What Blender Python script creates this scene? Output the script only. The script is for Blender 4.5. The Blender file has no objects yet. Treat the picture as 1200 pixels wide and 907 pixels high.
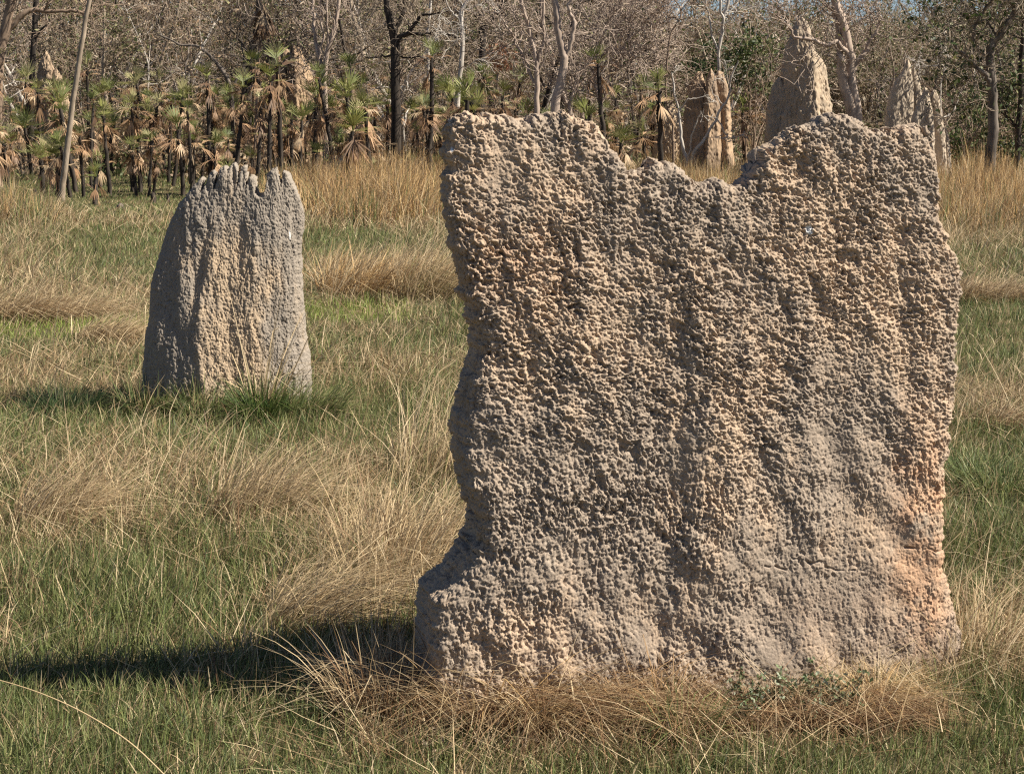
import bpy, math
import numpy as np
from math import radians as R

SC = bpy.context.scene
COL = SC.collection
F32 = np.float32

# ------------------------------------------------------------------ camera frame (photo pixels 1200 x 907)
PW, PH, FPX, CAMH, HORIZON = 1200.0, 907.0, 1900.0, 2.5, 112.0
TILT = math.atan((PH / 2 - HORIZON) / FPX)
CA, SA = math.cos(TILT), math.sin(TILT)


def ray(px, py):
    x = (px - PW / 2) / FPX
    u = (PH / 2 - py) / FPX
    return np.array([x, CA + u * SA, -SA + u * CA])


def at(px, py, Y):
    d = ray(px, py)
    return np.array([0, 0, CAMH]) + d * (Y / d[1])


def ground(px, py):
    d = ray(px, py)
    return np.array([0, 0, CAMH]) + d * (-CAMH / d[2])


def project(P):
    P = np.asarray(P, float)
    x, y, z = P[..., 0], P[..., 1], P[..., 2] - CAMH
    f = y * CA - z * SA
    u = y * SA + z * CA
    return PW / 2 + FPX * x / f, PH / 2 - FPX * u / f


# ------------------------------------------------------------------ noise
def _hash(ix, iy, iz, s):
    h = (ix.astype(np.uint32) * np.uint32(374761393)) ^ (iy.astype(np.uint32) * np.uint32(668265263)) \
        ^ (iz.astype(np.uint32) * np.uint32(2246822519)) ^ np.uint32((s * 3266489917 + 12345) & 0xffffffff)
    h = (h ^ (h >> np.uint32(15))) * np.uint32(2246822519)
    h = (h ^ (h >> np.uint32(13))) * np.uint32(3266489917)
    return h ^ (h >> np.uint32(16))


def noise(P, s=0):
    P = np.asarray(P, dtype=np.float64)
    I = np.floor(P).astype(np.int64)
    f = P - I
    w = f * f * f * (f * (f * 6 - 15) + 10)
    out = np.zeros(P.shape[0])
    for dx in (0, 1):
        for dy in (0, 1):
            for dz in (0, 1):
                h = _hash(I[:, 0] + dx, I[:, 1] + dy, I[:, 2] + dz, s)
                gx = (h & np.uint32(1023)) / 511.5 - 1
                gy = ((h >> np.uint32(10)) & np.uint32(1023)) / 511.5 - 1
                gz = ((h >> np.uint32(20)) & np.uint32(1023)) / 511.5 - 1
                dot = gx * (f[:, 0] - dx) + gy * (f[:, 1] - dy) + gz * (f[:, 2] - dz)
                wx = w[:, 0] if dx else 1 - w[:, 0]
                wy = w[:, 1] if dy else 1 - w[:, 1]
                wz = w[:, 2] if dz else 1 - w[:, 2]
                out += dot * wx * wy * wz
    return out * 1.3


def worley(P, s=0):
    P = np.asarray(P, dtype=np.float64)
    I = np.floor(P).astype(np.int64)
    f1 = np.full(P.shape[0], 9.0)
    f2 = np.full(P.shape[0], 9.0)
    cid = np.zeros(P.shape[0])
    for dx in (-1, 0, 1):
        for dy in (-1, 0, 1):
            for dz in (-1, 0, 1):
                c = I + np.array([dx, dy, dz])
                h = _hash(c[:, 0], c[:, 1], c[:, 2], s)
                px = c[:, 0] + (h & np.uint32(1023)) / 1023.0
                py = c[:, 1] + ((h >> np.uint32(10)) & np.uint32(1023)) / 1023.0
                pz = c[:, 2] + ((h >> np.uint32(20)) & np.uint32(1023)) / 1023.0
                d = np.sqrt((P[:, 0] - px) ** 2 + (P[:, 1] - py) ** 2 + (P[:, 2] - pz) ** 2)
                near = d < f1
                f2 = np.where(near, f1, np.minimum(f2, d))
                cid = np.where(near, (h >> np.uint32(4)) % np.uint32(1000) / 1000.0, cid)
                f1 = np.where(near, d, f1)
    return f1, f2, cid


def sstep(a, b, x):
    t = np.clip((x - a) / (b - a), 0, 1)
    return t * t * (3 - 2 * t)


# ------------------------------------------------------------------ materials
def new_mat(name):
    m = bpy.data.materials.new(name)
    m.use_nodes = True
    nt = m.node_tree
    return m, nt, nt.nodes['Principled BSDF']


def nd(nt, kind, **kw):
    n = nt.nodes.new(kind)
    for k, v in kw.items():
        setattr(n, k, v)
    return n


def earth_mat(name, bump_scale=220, bump=0.35):
    """mound crust: colour of the earth from the mesh, with fine procedural grain"""
    m, nt, b = new_mat(name)
    a = nd(nt, 'ShaderNodeAttribute', attribute_name='Col')
    tc = nd(nt, 'ShaderNodeTexCoord')
    n1 = nd(nt, 'ShaderNodeTexNoise')
    n1.inputs['Scale'].default_value = bump_scale
    n1.inputs['Detail'].default_value = 4
    nt.links.new(tc.outputs['Object'], n1.inputs['Vector'])
    mr = nd(nt, 'ShaderNodeMapRange')
    mr.inputs['From Min'].default_value = 0.3
    mr.inputs['From Max'].default_value = 0.7
    mr.inputs['To Min'].default_value = 0.82
    mr.inputs['To Max'].default_value = 1.18
    nt.links.new(n1.outputs['Fac'], mr.inputs['Value'])
    mx = nd(nt, 'ShaderNodeVectorMath', operation='SCALE')
    nt.links.new(a.outputs['Color'], mx.inputs[0])
    nt.links.new(mr.outputs['Result'], mx.inputs['Scale'])
    nt.links.new(mx.outputs['Vector'], b.inputs['Base Color'])
    bp = nd(nt, 'ShaderNodeBump')
    bp.inputs['Strength'].default_value = bump
    bp.inputs['Distance'].default_value = 0.004
    nt.links.new(n1.outputs['Fac'], bp.inputs['Height'])
    nt.links.new(bp.outputs['Normal'], b.inputs['Normal'])
    b.inputs['Roughness'].default_value = 0.95
    b.inputs['Specular IOR Level'].default_value = 0.15
    return m


def leaf_mat(name, trans=0.3, rough=0.6, spec=0.25):
    m, nt, b = new_mat(name)
    a = nd(nt, 'ShaderNodeAttribute', attribute_name='Col')
    t = nd(nt, 'ShaderNodeBsdfTranslucent')
    mix = nd(nt, 'ShaderNodeMixShader')
    mix.inputs[0].default_value = trans
    nt.links.new(a.outputs['Color'], b.inputs['Base Color'])
    nt.links.new(a.outputs['Color'], t.inputs['Color'])
    b.inputs['Roughness'].default_value = rough
    b.inputs['Specular IOR Level'].default_value = spec
    nt.links.new(b.outputs[0], mix.inputs[1])
    nt.links.new(t.outputs[0], mix.inputs[2])
    nt.links.new(mix.outputs[0], nt.nodes['Material Output'].inputs['Surface'])
    return m


def bark_mat(name, c1, c2, scale=9.0, stretch=0.25):
    m, nt, b = new_mat(name)
    tc = nd(nt, 'ShaderNodeTexCoord')
    mp = nd(nt, 'ShaderNodeMapping')
    mp.inputs['Scale'].default_value = (1, 1, stretch)
    n1 = nd(nt, 'ShaderNodeTexNoise')
    n1.inputs['Scale'].default_value = scale
    n1.inputs['Detail'].default_value = 6
    n1.inputs['Roughness'].default_value = 0.65
    cr = nd(nt, 'ShaderNodeValToRGB')
    cr.color_ramp.elements[0].position = 0.35
    cr.color_ramp.elements[0].color = (*c1, 1)
    cr.color_ramp.elements[1].position = 0.65
    cr.color_ramp.elements[1].color = (*c2, 1)
    nt.links.new(tc.outputs['Object'], mp.inputs['Vector'])
    nt.links.new(mp.outputs['Vector'], n1.inputs['Vector'])
    nt.links.new(n1.outputs['Fac'], cr.inputs['Fac'])
    nt.links.new(cr.outputs['Color'], b.inputs['Base Color'])
    bp = nd(nt, 'ShaderNodeBump')
    bp.inputs['Strength'].default_value = 0.5
    bp.inputs['Distance'].default_value = 0.02
    nt.links.new(n1.outputs['Fac'], bp.inputs['Height'])
    nt.links.new(bp.outputs['Normal'], b.inputs['Normal'])
    b.inputs['Roughness'].default_value = 0.9
    b.inputs['Specular IOR Level'].default_value = 0.15
    return m


M = {
    'mound': earth_mat('mound_crust', 240, 0.4),
    'far_mound': earth_mat('far_mound_crust', 40, 0.5),
    'grass': leaf_mat('grass_blade', 0.25, 0.55, 0.3),
    'leaf': leaf_mat('leaf', 0.25, 0.55, 0.3),
    'bark_grey': bark_mat('grey_bark', (0.19, 0.15, 0.112), (0.42, 0.338, 0.26)),
    'bark_dark': bark_mat('charred_bark', (0.018, 0.016, 0.015), (0.085, 0.068, 0.056)),
    'bark_pale': bark_mat('pale_bark', (0.36, 0.32, 0.28), (0.58, 0.53, 0.48)),
    'bark_pink': bark_mat('pinkish_bark', (0.26, 0.20, 0.165), (0.50, 0.40, 0.33)),
    'bark_brown': bark_mat('brown_bark', (0.14, 0.10, 0.075), (0.32, 0.235, 0.175)),
    'bark_half': bark_mat('half_burnt_bark', (0.05, 0.042, 0.036), (0.24, 0.2, 0.17), 5.0),
}


# ------------------------------------------------------------------ mesh helpers
def mesh_np(name, V, quads=None, tris=None, col=None, smooth=False, mat=None):
    me = bpy.data.meshes.new(name)
    V = np.ascontiguousarray(V, dtype=F32)
    nq = 0 if quads is None else len(quads)
    ntr = 0 if tris is None else len(tris)
    loops = np.concatenate([np.asarray(quads, np.int32).ravel() if nq else np.zeros(0, np.int32),
                            np.asarray(tris, np.int32).ravel() if ntr else np.zeros(0, np.int32)])
    starts = np.concatenate([np.arange(nq) * 4, nq * 4 + np.arange(ntr) * 3]).astype(np.int32)
    me.vertices.add(len(V))
    me.vertices.foreach_set('co', V.ravel())
    me.loops.add(len(loops))
    me.loops.foreach_set('vertex_index', loops)
    me.polygons.add(nq + ntr)
    me.polygons.foreach_set('loop_start', starts)
    if smooth:
        me.polygons.foreach_set('use_smooth', np.ones(nq + ntr, dtype=bool))
    if col is not None:
        c = np.ones((len(V), 4), F32)
        c[:, :3] = col
        at_ = me.attributes.new('Col', 'FLOAT_COLOR', 'POINT')
        at_.data.foreach_set('color', c.ravel())
    me.update(calc_edges=True)
    if mat:
        me.materials.append(mat)
    return me


def link(name, me, parent=None, loc=None, **props):
    o = bpy.data.objects.new(name, me)
    COL.objects.link(o)
    if parent:
        o.parent = parent
    if loc is not None:
        o.location = loc
    for k, v in props.items():
        if v is not None:
            o[k] = v
    return o


def copy_tree(src, parent=None):
    c = src.copy()
    COL.objects.link(c)
    c.parent = parent
    for ch in list(src.children):
        copy_tree(ch, c)
    return c


# ================================================================== ground
def gz(x, y):
    P = np.stack([np.asarray(x, float) * 0.35, np.asarray(y, float) * 0.35, np.zeros_like(np.asarray(x, float))], -1)
    sh = P.shape[:-1]
    P = P.reshape(-1, 3)
    z = noise(P, 91) * 0.07 + noise(P * 3.1, 92) * 0.025
    return z.reshape(sh)


def build_ground():
    xs = np.concatenate([[-600, -300, -150, -90], np.linspace(-60, 60, 241), [90, 150, 300, 600]])
    ys = np.concatenate([[-60, -20, -5], np.linspace(0, 30, 151), np.linspace(30.6, 130, 170), [160, 220, 320, 500, 800]])
    X, Y = np.meshgrid(xs, ys, indexing='ij')
    Z = gz(X, Y)
    V = np.stack([X, Y, Z], -1).reshape(-1, 3)
    n0, n1 = len(xs), len(ys)
    i = np.arange(n0 - 1)[:, None] * n1 + np.arange(n1 - 1)[None]
    i = i.ravel()
    q = np.stack([i, i + n1, i + n1 + 1, i + 1], -1)
    m, nt, b = new_mat('field_soil')
    tc = nd(nt, 'ShaderNodeTexCoord')
    n1_ = nd(nt, 'ShaderNodeTexNoise')
    n1_.inputs['Scale'].default_value = 1.3
    n1_.inputs['Detail'].default_value = 9
    n1_.inputs['Roughness'].default_value = 0.7
    cr = nd(nt, 'ShaderNodeValToRGB')
    e = cr.color_ramp.elements
    e[0].position, e[0].color = 0.32, (0.045, 0.050, 0.022, 1)
    e[1].position, e[1].color = 0.68, (0.19, 0.14, 0.08, 1)
    k = e.new(0.5)
    k.color = (0.10, 0.085, 0.045, 1)
    nt.links.new(tc.outputs['Object'], n1_.inputs['Vector'])
    nt.links.new(n1_.outputs['Fac'], cr.inputs['Fac'])
    nt.links.new(cr.outputs['Color'], b.inputs['Base Color'])
    bp = nd(nt, 'ShaderNodeBump')
    bp.inputs['Distance'].default_value = 0.05
    nt.links.new(n1_.outputs['Fac'], bp.inputs['Height'])
    nt.links.new(bp.outputs['Normal'], b.inputs['Normal'])
    b.inputs['Roughness'].default_value = 0.95
    b.inputs['Specular IOR Level'].default_value = 0.1
    link('ground', mesh_np('ground', V, q, smooth=True, mat=m), kind='structure')


build_ground()


# ================================================================== termite mounds
class Plane:
    """upright plane through a ground point, turned by theta, for reading an outline as real lengths"""

    def __init__(self, base_px, base_py, theta, Y=None):
        if Y is None:
            self.O = ground(base_px, base_py)
        else:
            self.O = at(base_px, HORIZON, Y)
            self.O[2] = 0
        self.th = theta
        self.n = np.array([-math.sin(theta), math.cos(theta), 0])
        self.t = np.array([math.cos(theta), math.sin(theta), 0])
        self.C = np.array([0, 0, CAMH])

    def sz(self, px, py):
        d = ray(px, py)
        k = np.dot(self.O - self.C, self.n) / np.dot(d, self.n)
        p = self.C + d * k
        return np.dot(p - self.O, self.t), p[2]


def mound_geo(pl, left, right, top, thick, NF, NB, NV, e=3.5, kround=12, macro=None, zsink=0.12, vpow=1.2, inset=0.0, cut=0.0, ragged=0.0):
    """closed wall of earth between a left edge, a right edge and a top profile (photo pixels read in plane PL).
    returns P [NV, NU, 3] local (s, depth, z) and the masks"""
    L = np.array([pl.sz(*p) for p in left])
    Rr = np.array([pl.sz(*p) for p in right])
    T = np.array([pl.sz(*p) for p in top])
    L = L[np.argsort(L[:, 1])]
    Rr = Rr[np.argsort(Rr[:, 1])]
    T = T[np.argsort(T[:, 0])]
    H = T[:, 1].max()
    ang = np.linspace(0, 2 * np.pi, 4001)
    c, s_ = np.cos(ang), np.sin(ang)
    X = np.sign(c) * np.abs(c) ** (2 / e)
    Yv = np.sign(s_) * np.abs(s_) ** (2 / e)
    seg = np.hypot(np.diff(X), np.diff(Yv) * 0.35)
    acc = np.concatenate([[0], np.cumsum(seg)])
    tot = acc[-1]
    # first half (sin>0) = back, second half = front
    half = tot / 2
    tt = np.concatenate([np.linspace(0, half, NB, endpoint=False), np.linspace(half, tot, NF, endpoint=False)])
    Xr = np.interp(tt, acc, X)
    Yr = np.interp(tt, acc, Yv)
    u = (Xr + 1) / 2
    w = np.linspace(0, 1, NV)
    v = 1 - (1 - w) ** vpow
    s_top = T[0, 0] + u * (T[-1, 0] - T[0, 0])
    ztop = np.interp(s_top, T[:, 0], T[:, 1])
    if ragged:
        rp = np.stack([s_top, 0 * s_top, 0 * s_top + 3.3], -1)
        ztop = ztop + ragged * (noise(rp * 22, 301) + .7 * noise(rp * 55, 302) + .4 * noise(rp * 110, 303))
    if cut:
        z = np.minimum(-zsink + v[:, None] * (ztop.max() + zsink), ztop[None])
        rim = np.sqrt(np.clip(1 - np.clip((z - ztop[None] + cut) / cut, 0, 1) ** 2, 0, 1))
    else:
        z = -zsink + v[:, None] * (ztop[None] + zsink)
        rim = np.sqrt(np.clip(1 - v[:, None] ** kround, 0, 1))
    xl = np.interp(z, L[:, 1], L[:, 0])
    xr = np.interp(z, Rr[:, 1], Rr[:, 0])
    if ragged:
        zp = np.stack([0 * z.ravel(), z.ravel(), 0 * z.ravel()], -1)
        xl = xl + ragged * (noise(zp * 20, 304) + .6 * noise(zp * 50, 305)).reshape(z.shape)
        xr = xr + ragged * (noise(zp * 20, 306) + .6 * noise(zp * 50, 307)).reshape(z.shape)
    tk0 = thick(z / H)
    xl, xr = xl + tk0 * inset, xr - tk0 * inset
    s = xl + (xr - xl) * u[None]
    th = thick(z / H) * rim
    d = th * Yr[None]
    if macro is not None:
        front = np.clip(-Yr, 0, 1)[None] ** 0.5 * (sstep(0, cut * 2.5, ztop[None] - z) if cut else np.clip(1 - v[:, None], 0, 1) ** 0.6)
        d = d - macro(s, z, u[None] + 0 * z) * front
    mound_geo.rim = rim
    return np.stack([s, d, z], -1), u, v, H


def grid_normals(P):
    du = np.roll(P, -1, 1) - np.roll(P, 1, 1)
    dv = np.gradient(P, axis=0)
    n = np.cross(du, dv)
    l = np.linalg.norm(n, axis=-1, keepdims=True)
    return n / np.maximum(l, 1e-9)


def ring_quads(NV, NU):
    i = np.arange(NV - 1)[:, None] * NU
    j = np.arange(NU)[None]
    a = i + j
    b = i + (j + 1) % NU
    return np.stack([a, b, b + NU, a + NU], -1).reshape(-1, 4)


def finish_mound(name, pl, parts, mat, label, cat='termite mound', group=None):
    Vs, Qs, Cs, off = [], [], [], 0
    for P, C in parts:
        NV, NU = P.shape[:2]
        Vs.append(P.reshape(-1, 3))
        Cs.append(C.reshape(-1, 3))
        Qs.append(ring_quads(NV, NU) + off)
        off += NV * NU
    me = mesh_np(name, np.concatenate(Vs), np.concatenate(Qs), col=np.concatenate(Cs), smooth=True, mat=mat)
    o = link(name, me, loc=pl.O, label=label, category=cat, group=group)
    o.rotation_euler.z = pl.th
    return o


def lerp3(a, b, t):
    return np.asarray(a) + (np.asarray(b) - np.asarray(a)) * t[..., None]


def crust(q, sc, seed):
    """pitted gritty crust: crumbly raised ground broken by sharp pits, several sizes at once"""
    w = (q + 0.009 * np.stack([noise(q * 40, 21 + seed), noise(q * 40, 22 + seed), noise(q * 40, 23 + seed)], -1)) * sc
    n1, n2, n3 = noise(w * 26, 4 + seed), noise(w * 50, 5 + seed), noise(w * 92, 6 + seed)
    h = 0.5 * noise(w * 15, 3 + seed) + 0.95 * (0.28 - 1.5 * np.abs(n1)) + 0.75 * (0.28 - 1.5 * np.abs(n2)) + 0.35 * (0.28 - 1.5 * np.abs(n3)) \
        + 0.45 * noise(w * 60, 10 + seed) + 0.42 * noise(w * 118, 7 + seed) + 0.24 * noise(w * 170, 8 + seed)
    return np.where(h > 0, 0.011 * h, 0.021 * h) + 0.003 * noise(w * 130, 9 + seed)


GREY, TAN, ORANGE = (0.305, 0.246, 0.197), (0.430, 0.322, 0.234), (0.52, 0.31, 0.19)


def big_mound():
    pl = Plane(800, 800, R(16))
    left = [(519, 140), (521, 200), (514, 240), (524, 275), (538, 320), (546, 370), (552, 410), (542, 440), (531, 480), (528, 520),
            (536, 560), (546, 600), (546, 625), (532, 650), (515, 672), (492, 692), (488, 720), (489, 760), (484, 830)]
    right = [(1087, 150), (1090, 190), (1094, 240), (1104, 285), (1117, 310), (1120, 345), (1113, 390), (1109, 440), (1103, 490), (1094, 530),
             (1092, 580), (1090, 620), (1094, 660), (1103, 700), (1112, 740), (1115, 775), (1120, 800)]
    top = [(519, 150), (528, 138), (545, 134), (560, 141), (582, 134), (600, 140), (612, 143), (625, 134), (642, 131), (660, 132), (676, 140), (690, 147),
           (704, 163), (714, 186), (726, 206), (738, 201), (752, 190), (768, 188), (782, 193), (797, 206), (812, 214), (826, 211), (845, 216),
           (862, 214), (870, 211), (876, 200), (882, 188), (889, 174), (905, 161), (928, 152), (950, 146), (958, 138), (975, 136), (996, 137), (1012, 147),
           (1028, 152), (1045, 149), (1060, 142), (1074, 146), (1083, 150), (1087, 156)]
    thick = lambda h: 0.075 + 0.17 * np.clip(1 - h, 0, 1) ** 1.1
    p2 = lambda px, py: pl.sz(px, py)
    bumps = []
    for px, py, rx, ry, amp in [
        (818, 570, 46, 230, 0.13), (880, 600, 60, 200, 0.04), (750, 600, 40, 180, -0.03),     # ridge line facing the sun in the lower middle
        (640, 330, 90, 200, 0.05), (560, 560, 40, 120, 0.03),
        (690, 560, 70, 150, -0.045), (778, 480, 26, 40, -0.06), (742, 240, 10, 45, -0.05), (765, 225, 14, 40, 0.03),
        (800, 296, 13, 9, -0.06), (790, 340, 30, 40, 0.02), (930, 260, 40, 130, 0.03), (1000, 260, 40, 130, 0.03),
        (1050, 250, 14, 110, -0.06), (1036, 360, 16, 70, -0.04), (1085, 330, 22, 70, 0.05), (960, 470, 30, 80, -0.03),
        (1070, 640, 40, 120, 0.04), (930, 640, 60, 120, 0.02), (1000, 600, 30, 100, -0.015), (880, 560, 25, 160, -0.02),
        (670, 400, 40, 120, 0.02), (600, 450, 30, 50, -0.03), (600, 690, 40, 60, 0.05), (660, 700, 22, 70, -0.03), (700, 690, 22, 60, 0.03),
        (640, 180, 30, 25, 0.02), (715, 290, 22, 20, -0.03), (580, 210, 12, 60, -0.02)]:
        s0, z0 = p2(px, py)
        s1, z1 = p2(px + rx, py)
        s2, z2 = p2(px, py - ry)
        bumps.append((s0, z0, abs(s1 - s0), abs(z2 - z0), amp))

    def macro(s, z, u):
        d = np.zeros_like(s)
        for s0, z0, rs, rz, a in bumps:
            d += (0.20 if a < .12 else .34) * a * np.exp(-((s - s0) / rs) ** 2 - ((z - z0) / rz) ** 2)
        return d

    P, u, v, H = mound_geo(pl, left, right, top, thick, 900, 170, 860, e=11, macro=macro, inset=math.sin(pl.th) * 0.6, cut=.04, ragged=.022, vpow=1.0)
    rim = mound_geo.rim
    NV, NU = P.shape[:2]
    q = P.reshape(-1, 3)
    # broad lumps
    N = grid_normals(P).reshape(-1, 3)
    big = noise(q * [4, 4, 2.2], 1) * 0.010 + noise(q * 8.5 + 3.3, 2) * 0.008
    # gentle diagonal ribs, as in the upper left of the wall
    diag = q.copy()
    diag[:, 0], diag[:, 2] = q[:, 0] * 0.8 + q[:, 2] * 0.6, (q[:, 2] * 0.8 - q[:, 0] * 0.6) * 0.35
    big += noise(diag * 8, 3) * 0.016 + noise(q * [9, 9, 1.0], 33) * 0.013
    big *= rim.ravel()
    P = P + (N * big[:, None]).reshape(P.shape)
    N = grid_normals(P).reshape(-1, 3)
    q = P.reshape(-1, 3)
    # how lumpy: strong above, smoother and finer in the lower right
    zz = q[:, 2] / H
    right_low = sstep(0.0, 0.35, q[:, 0]) * sstep(0.55, 0.2, zz)
    rough = 0.95 - 0.50 * right_low
    rough *= np.clip(0.92 + 0.7 * noise(q * 3.0, 11) + 0.5 * noise(q * 9, 12), .35, 1.4)
    rough *= 1 - 0.35 * sstep(0.40, 0.1, zz)
    qd = q.copy()
    qd[:, 0], qd[:, 2] = (q[:, 0] * .82 - q[:, 2] * .57) * .8, q[:, 0] * .57 + q[:, 2] * .82
    low = sstep(.55, .3, zz + .08 * noise(q * 2.2, 35))
    c_up = crust(qd, [1.42, 1.42, 1.42], 0)
    c_lo = crust(q, [1.42, 1.42, .85], 100)
    g1, g2, gid = worley(np.where(low[:, None] > .5, q * [42, 42, 27], qd * 42) + .5 * noise(q * 60, 36)[:, None], 37)
    pits = (gid < .38) * (1 - sstep(.14, .40, g1)) * 0.013
    d = rough * (c_up * (1 - low) + c_lo * low - pits) + np.abs(noise(q * [20, 20, 13], 18)) * 0.012 * rough + noise(q * 210, 17) * 0.0022
    hole2 = sstep(0.26, 0.50, noise(q * [11, 11, 8] + 1.7, 15))
    d -= hole2 * 0.014 * rough
    # a few drying cracks running across the lower right
    for (ax, ay), (bx, by), dep in [((905, 640), (985, 655), .012), ((1035, 628), (1098, 630), .016), ((870, 646), (905, 651), .02)]:
        a0, b0 = np.array(p2(ax, ay)), np.array(p2(bx, by))
        ab = b0 - a0
        pt = q[:, [0, 2]] + 0.022 * np.stack([noise(q * 18, 31), noise(q * 18, 32)], -1)
        tpar = np.clip(((pt - a0) @ ab) / (ab @ ab), 0, 1)
        dist = np.linalg.norm(pt - a0 - tpar[:, None] * ab, axis=1)
        d -= dep * np.exp(-(dist / 0.0038) ** 2) * (q[:, 1] < 0) * sstep(-.25, .15, noise(q * 30, 34))
    d = d.reshape(NV, NU) * np.clip(rim * 1.6, 0, 1)
    P = P + (N.reshape(P.shape) * d[..., None])
    # ---- colour of the earth itself: grey weathered crust, tan fresh earth, orange patch low on the right
    t = 0.52 + 0.6 * noise(q * [2.6, 2.6, 1.7], 41) + 0.6 * noise(q * [9, 9, 4], 42) + 0.25 * noise(q * 40, 43)
    pxs, pys = project((np.stack([q[:, 0] * math.cos(pl.th) - q[:, 1] * math.sin(pl.th), q[:, 0] * math.sin(pl.th) + q[:, 1] * math.cos(pl.th), q[:, 2]], -1)) + pl.O)
    blob = lambda cx, cy, rx, ry: np.exp(-((pxs - cx) / rx) ** 2 - ((pys - cy) / ry) ** 2)
    t = t + 0.35 * blob(640, 330, 130, 150) - 0.55 * blob(660, 560, 120, 130) + 0.3 * blob(850, 470, 60, 120) - 0.5 * blob(960, 480, 50, 90) \
        - 0.4 * blob(900, 700, 130, 60) + 0.3 * blob(1000, 330, 70, 120) - 0.35 * blob(780, 220, 100, 50) + 0.25 * blob(960, 220, 60, 60)
    col = lerp3(GREY, TAN, sstep(0.1, 0.95, t))
    orange = blob(1080, 640, 32, 110) * 1.0 + 0.12 * blob(985, 720, 90, 40) + 0.3 * blob(600, 300, 60, 60)
    orange = np.clip(1.15 * orange * (0.75 + 1.1 * noise(q * 7, 44) + 0.6 * noise(q * 26, 45)), 0, 0.68)
    col = lerp3(col, ORANGE, orange)
    pale = sstep(0.25, 0.6, noise(q * 16, 46)) * 0.2
    col = lerp3(col, (0.50, 0.43, 0.35), pale)
    # two small white bird droppings
    for cx, cy, r in [(948, 270, 5), (530, 176, 2.5)]:
        k = sstep(1.0, 0.5, np.hypot((pxs - cx) / r, (pys - cy) / (r * 1.4)) + 0.4 * noise(q * 90, 47)) * (q[:, 1] < 0)
        col = lerp3(col, (0.75, 0.75, 0.75), k)
    finish_mound('termite_mound', pl, [(P, col.reshape(P.shape))], M['mound'],
                 'large slab of grey and tan pitted earth with notched top, nearest and widest mound')
    return pl


BIG = big_mound()


def fluted(P, amp_ridge, amp_fine, seed, H, fr=7.0, rim=None):
    NV, NU = P.shape[:2]
    q = P.reshape(-1, 3)
    N = grid_normals(P).reshape(-1, 3)
    fl = noise(q * [fr, fr, 0.9], seed) * amp_ridge + noise(q * [fr * 2.4, fr * 2.4, 2.4], seed + 1) * amp_ridge * 0.5
    if rim is not None:
        fl = fl * rim.ravel()
    P = P + (N * fl[:, None]).reshape(P.shape)
    N = grid_normals(P).reshape(-1, 3)
    q = P.reshape(-1, 3)
    k = 60 if amp_fine < 0.02 else 18
    b = np.abs(noise(q * [k * .6, k * .6, k * .33], seed + 2)) * amp_fine + np.abs(noise(q * [k, k, k * .6], seed + 3)) * amp_fine * .7
    edge = np.ones(NV)
    edge[-3:] = (0.6, 0.3, 0)
    if rim is not None:
        b = b * np.clip(rim.ravel() * 1.6, 0, 1)
    return P + (N * b[:, None]).reshape(P.shape) * edge[:, None, None]


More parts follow.
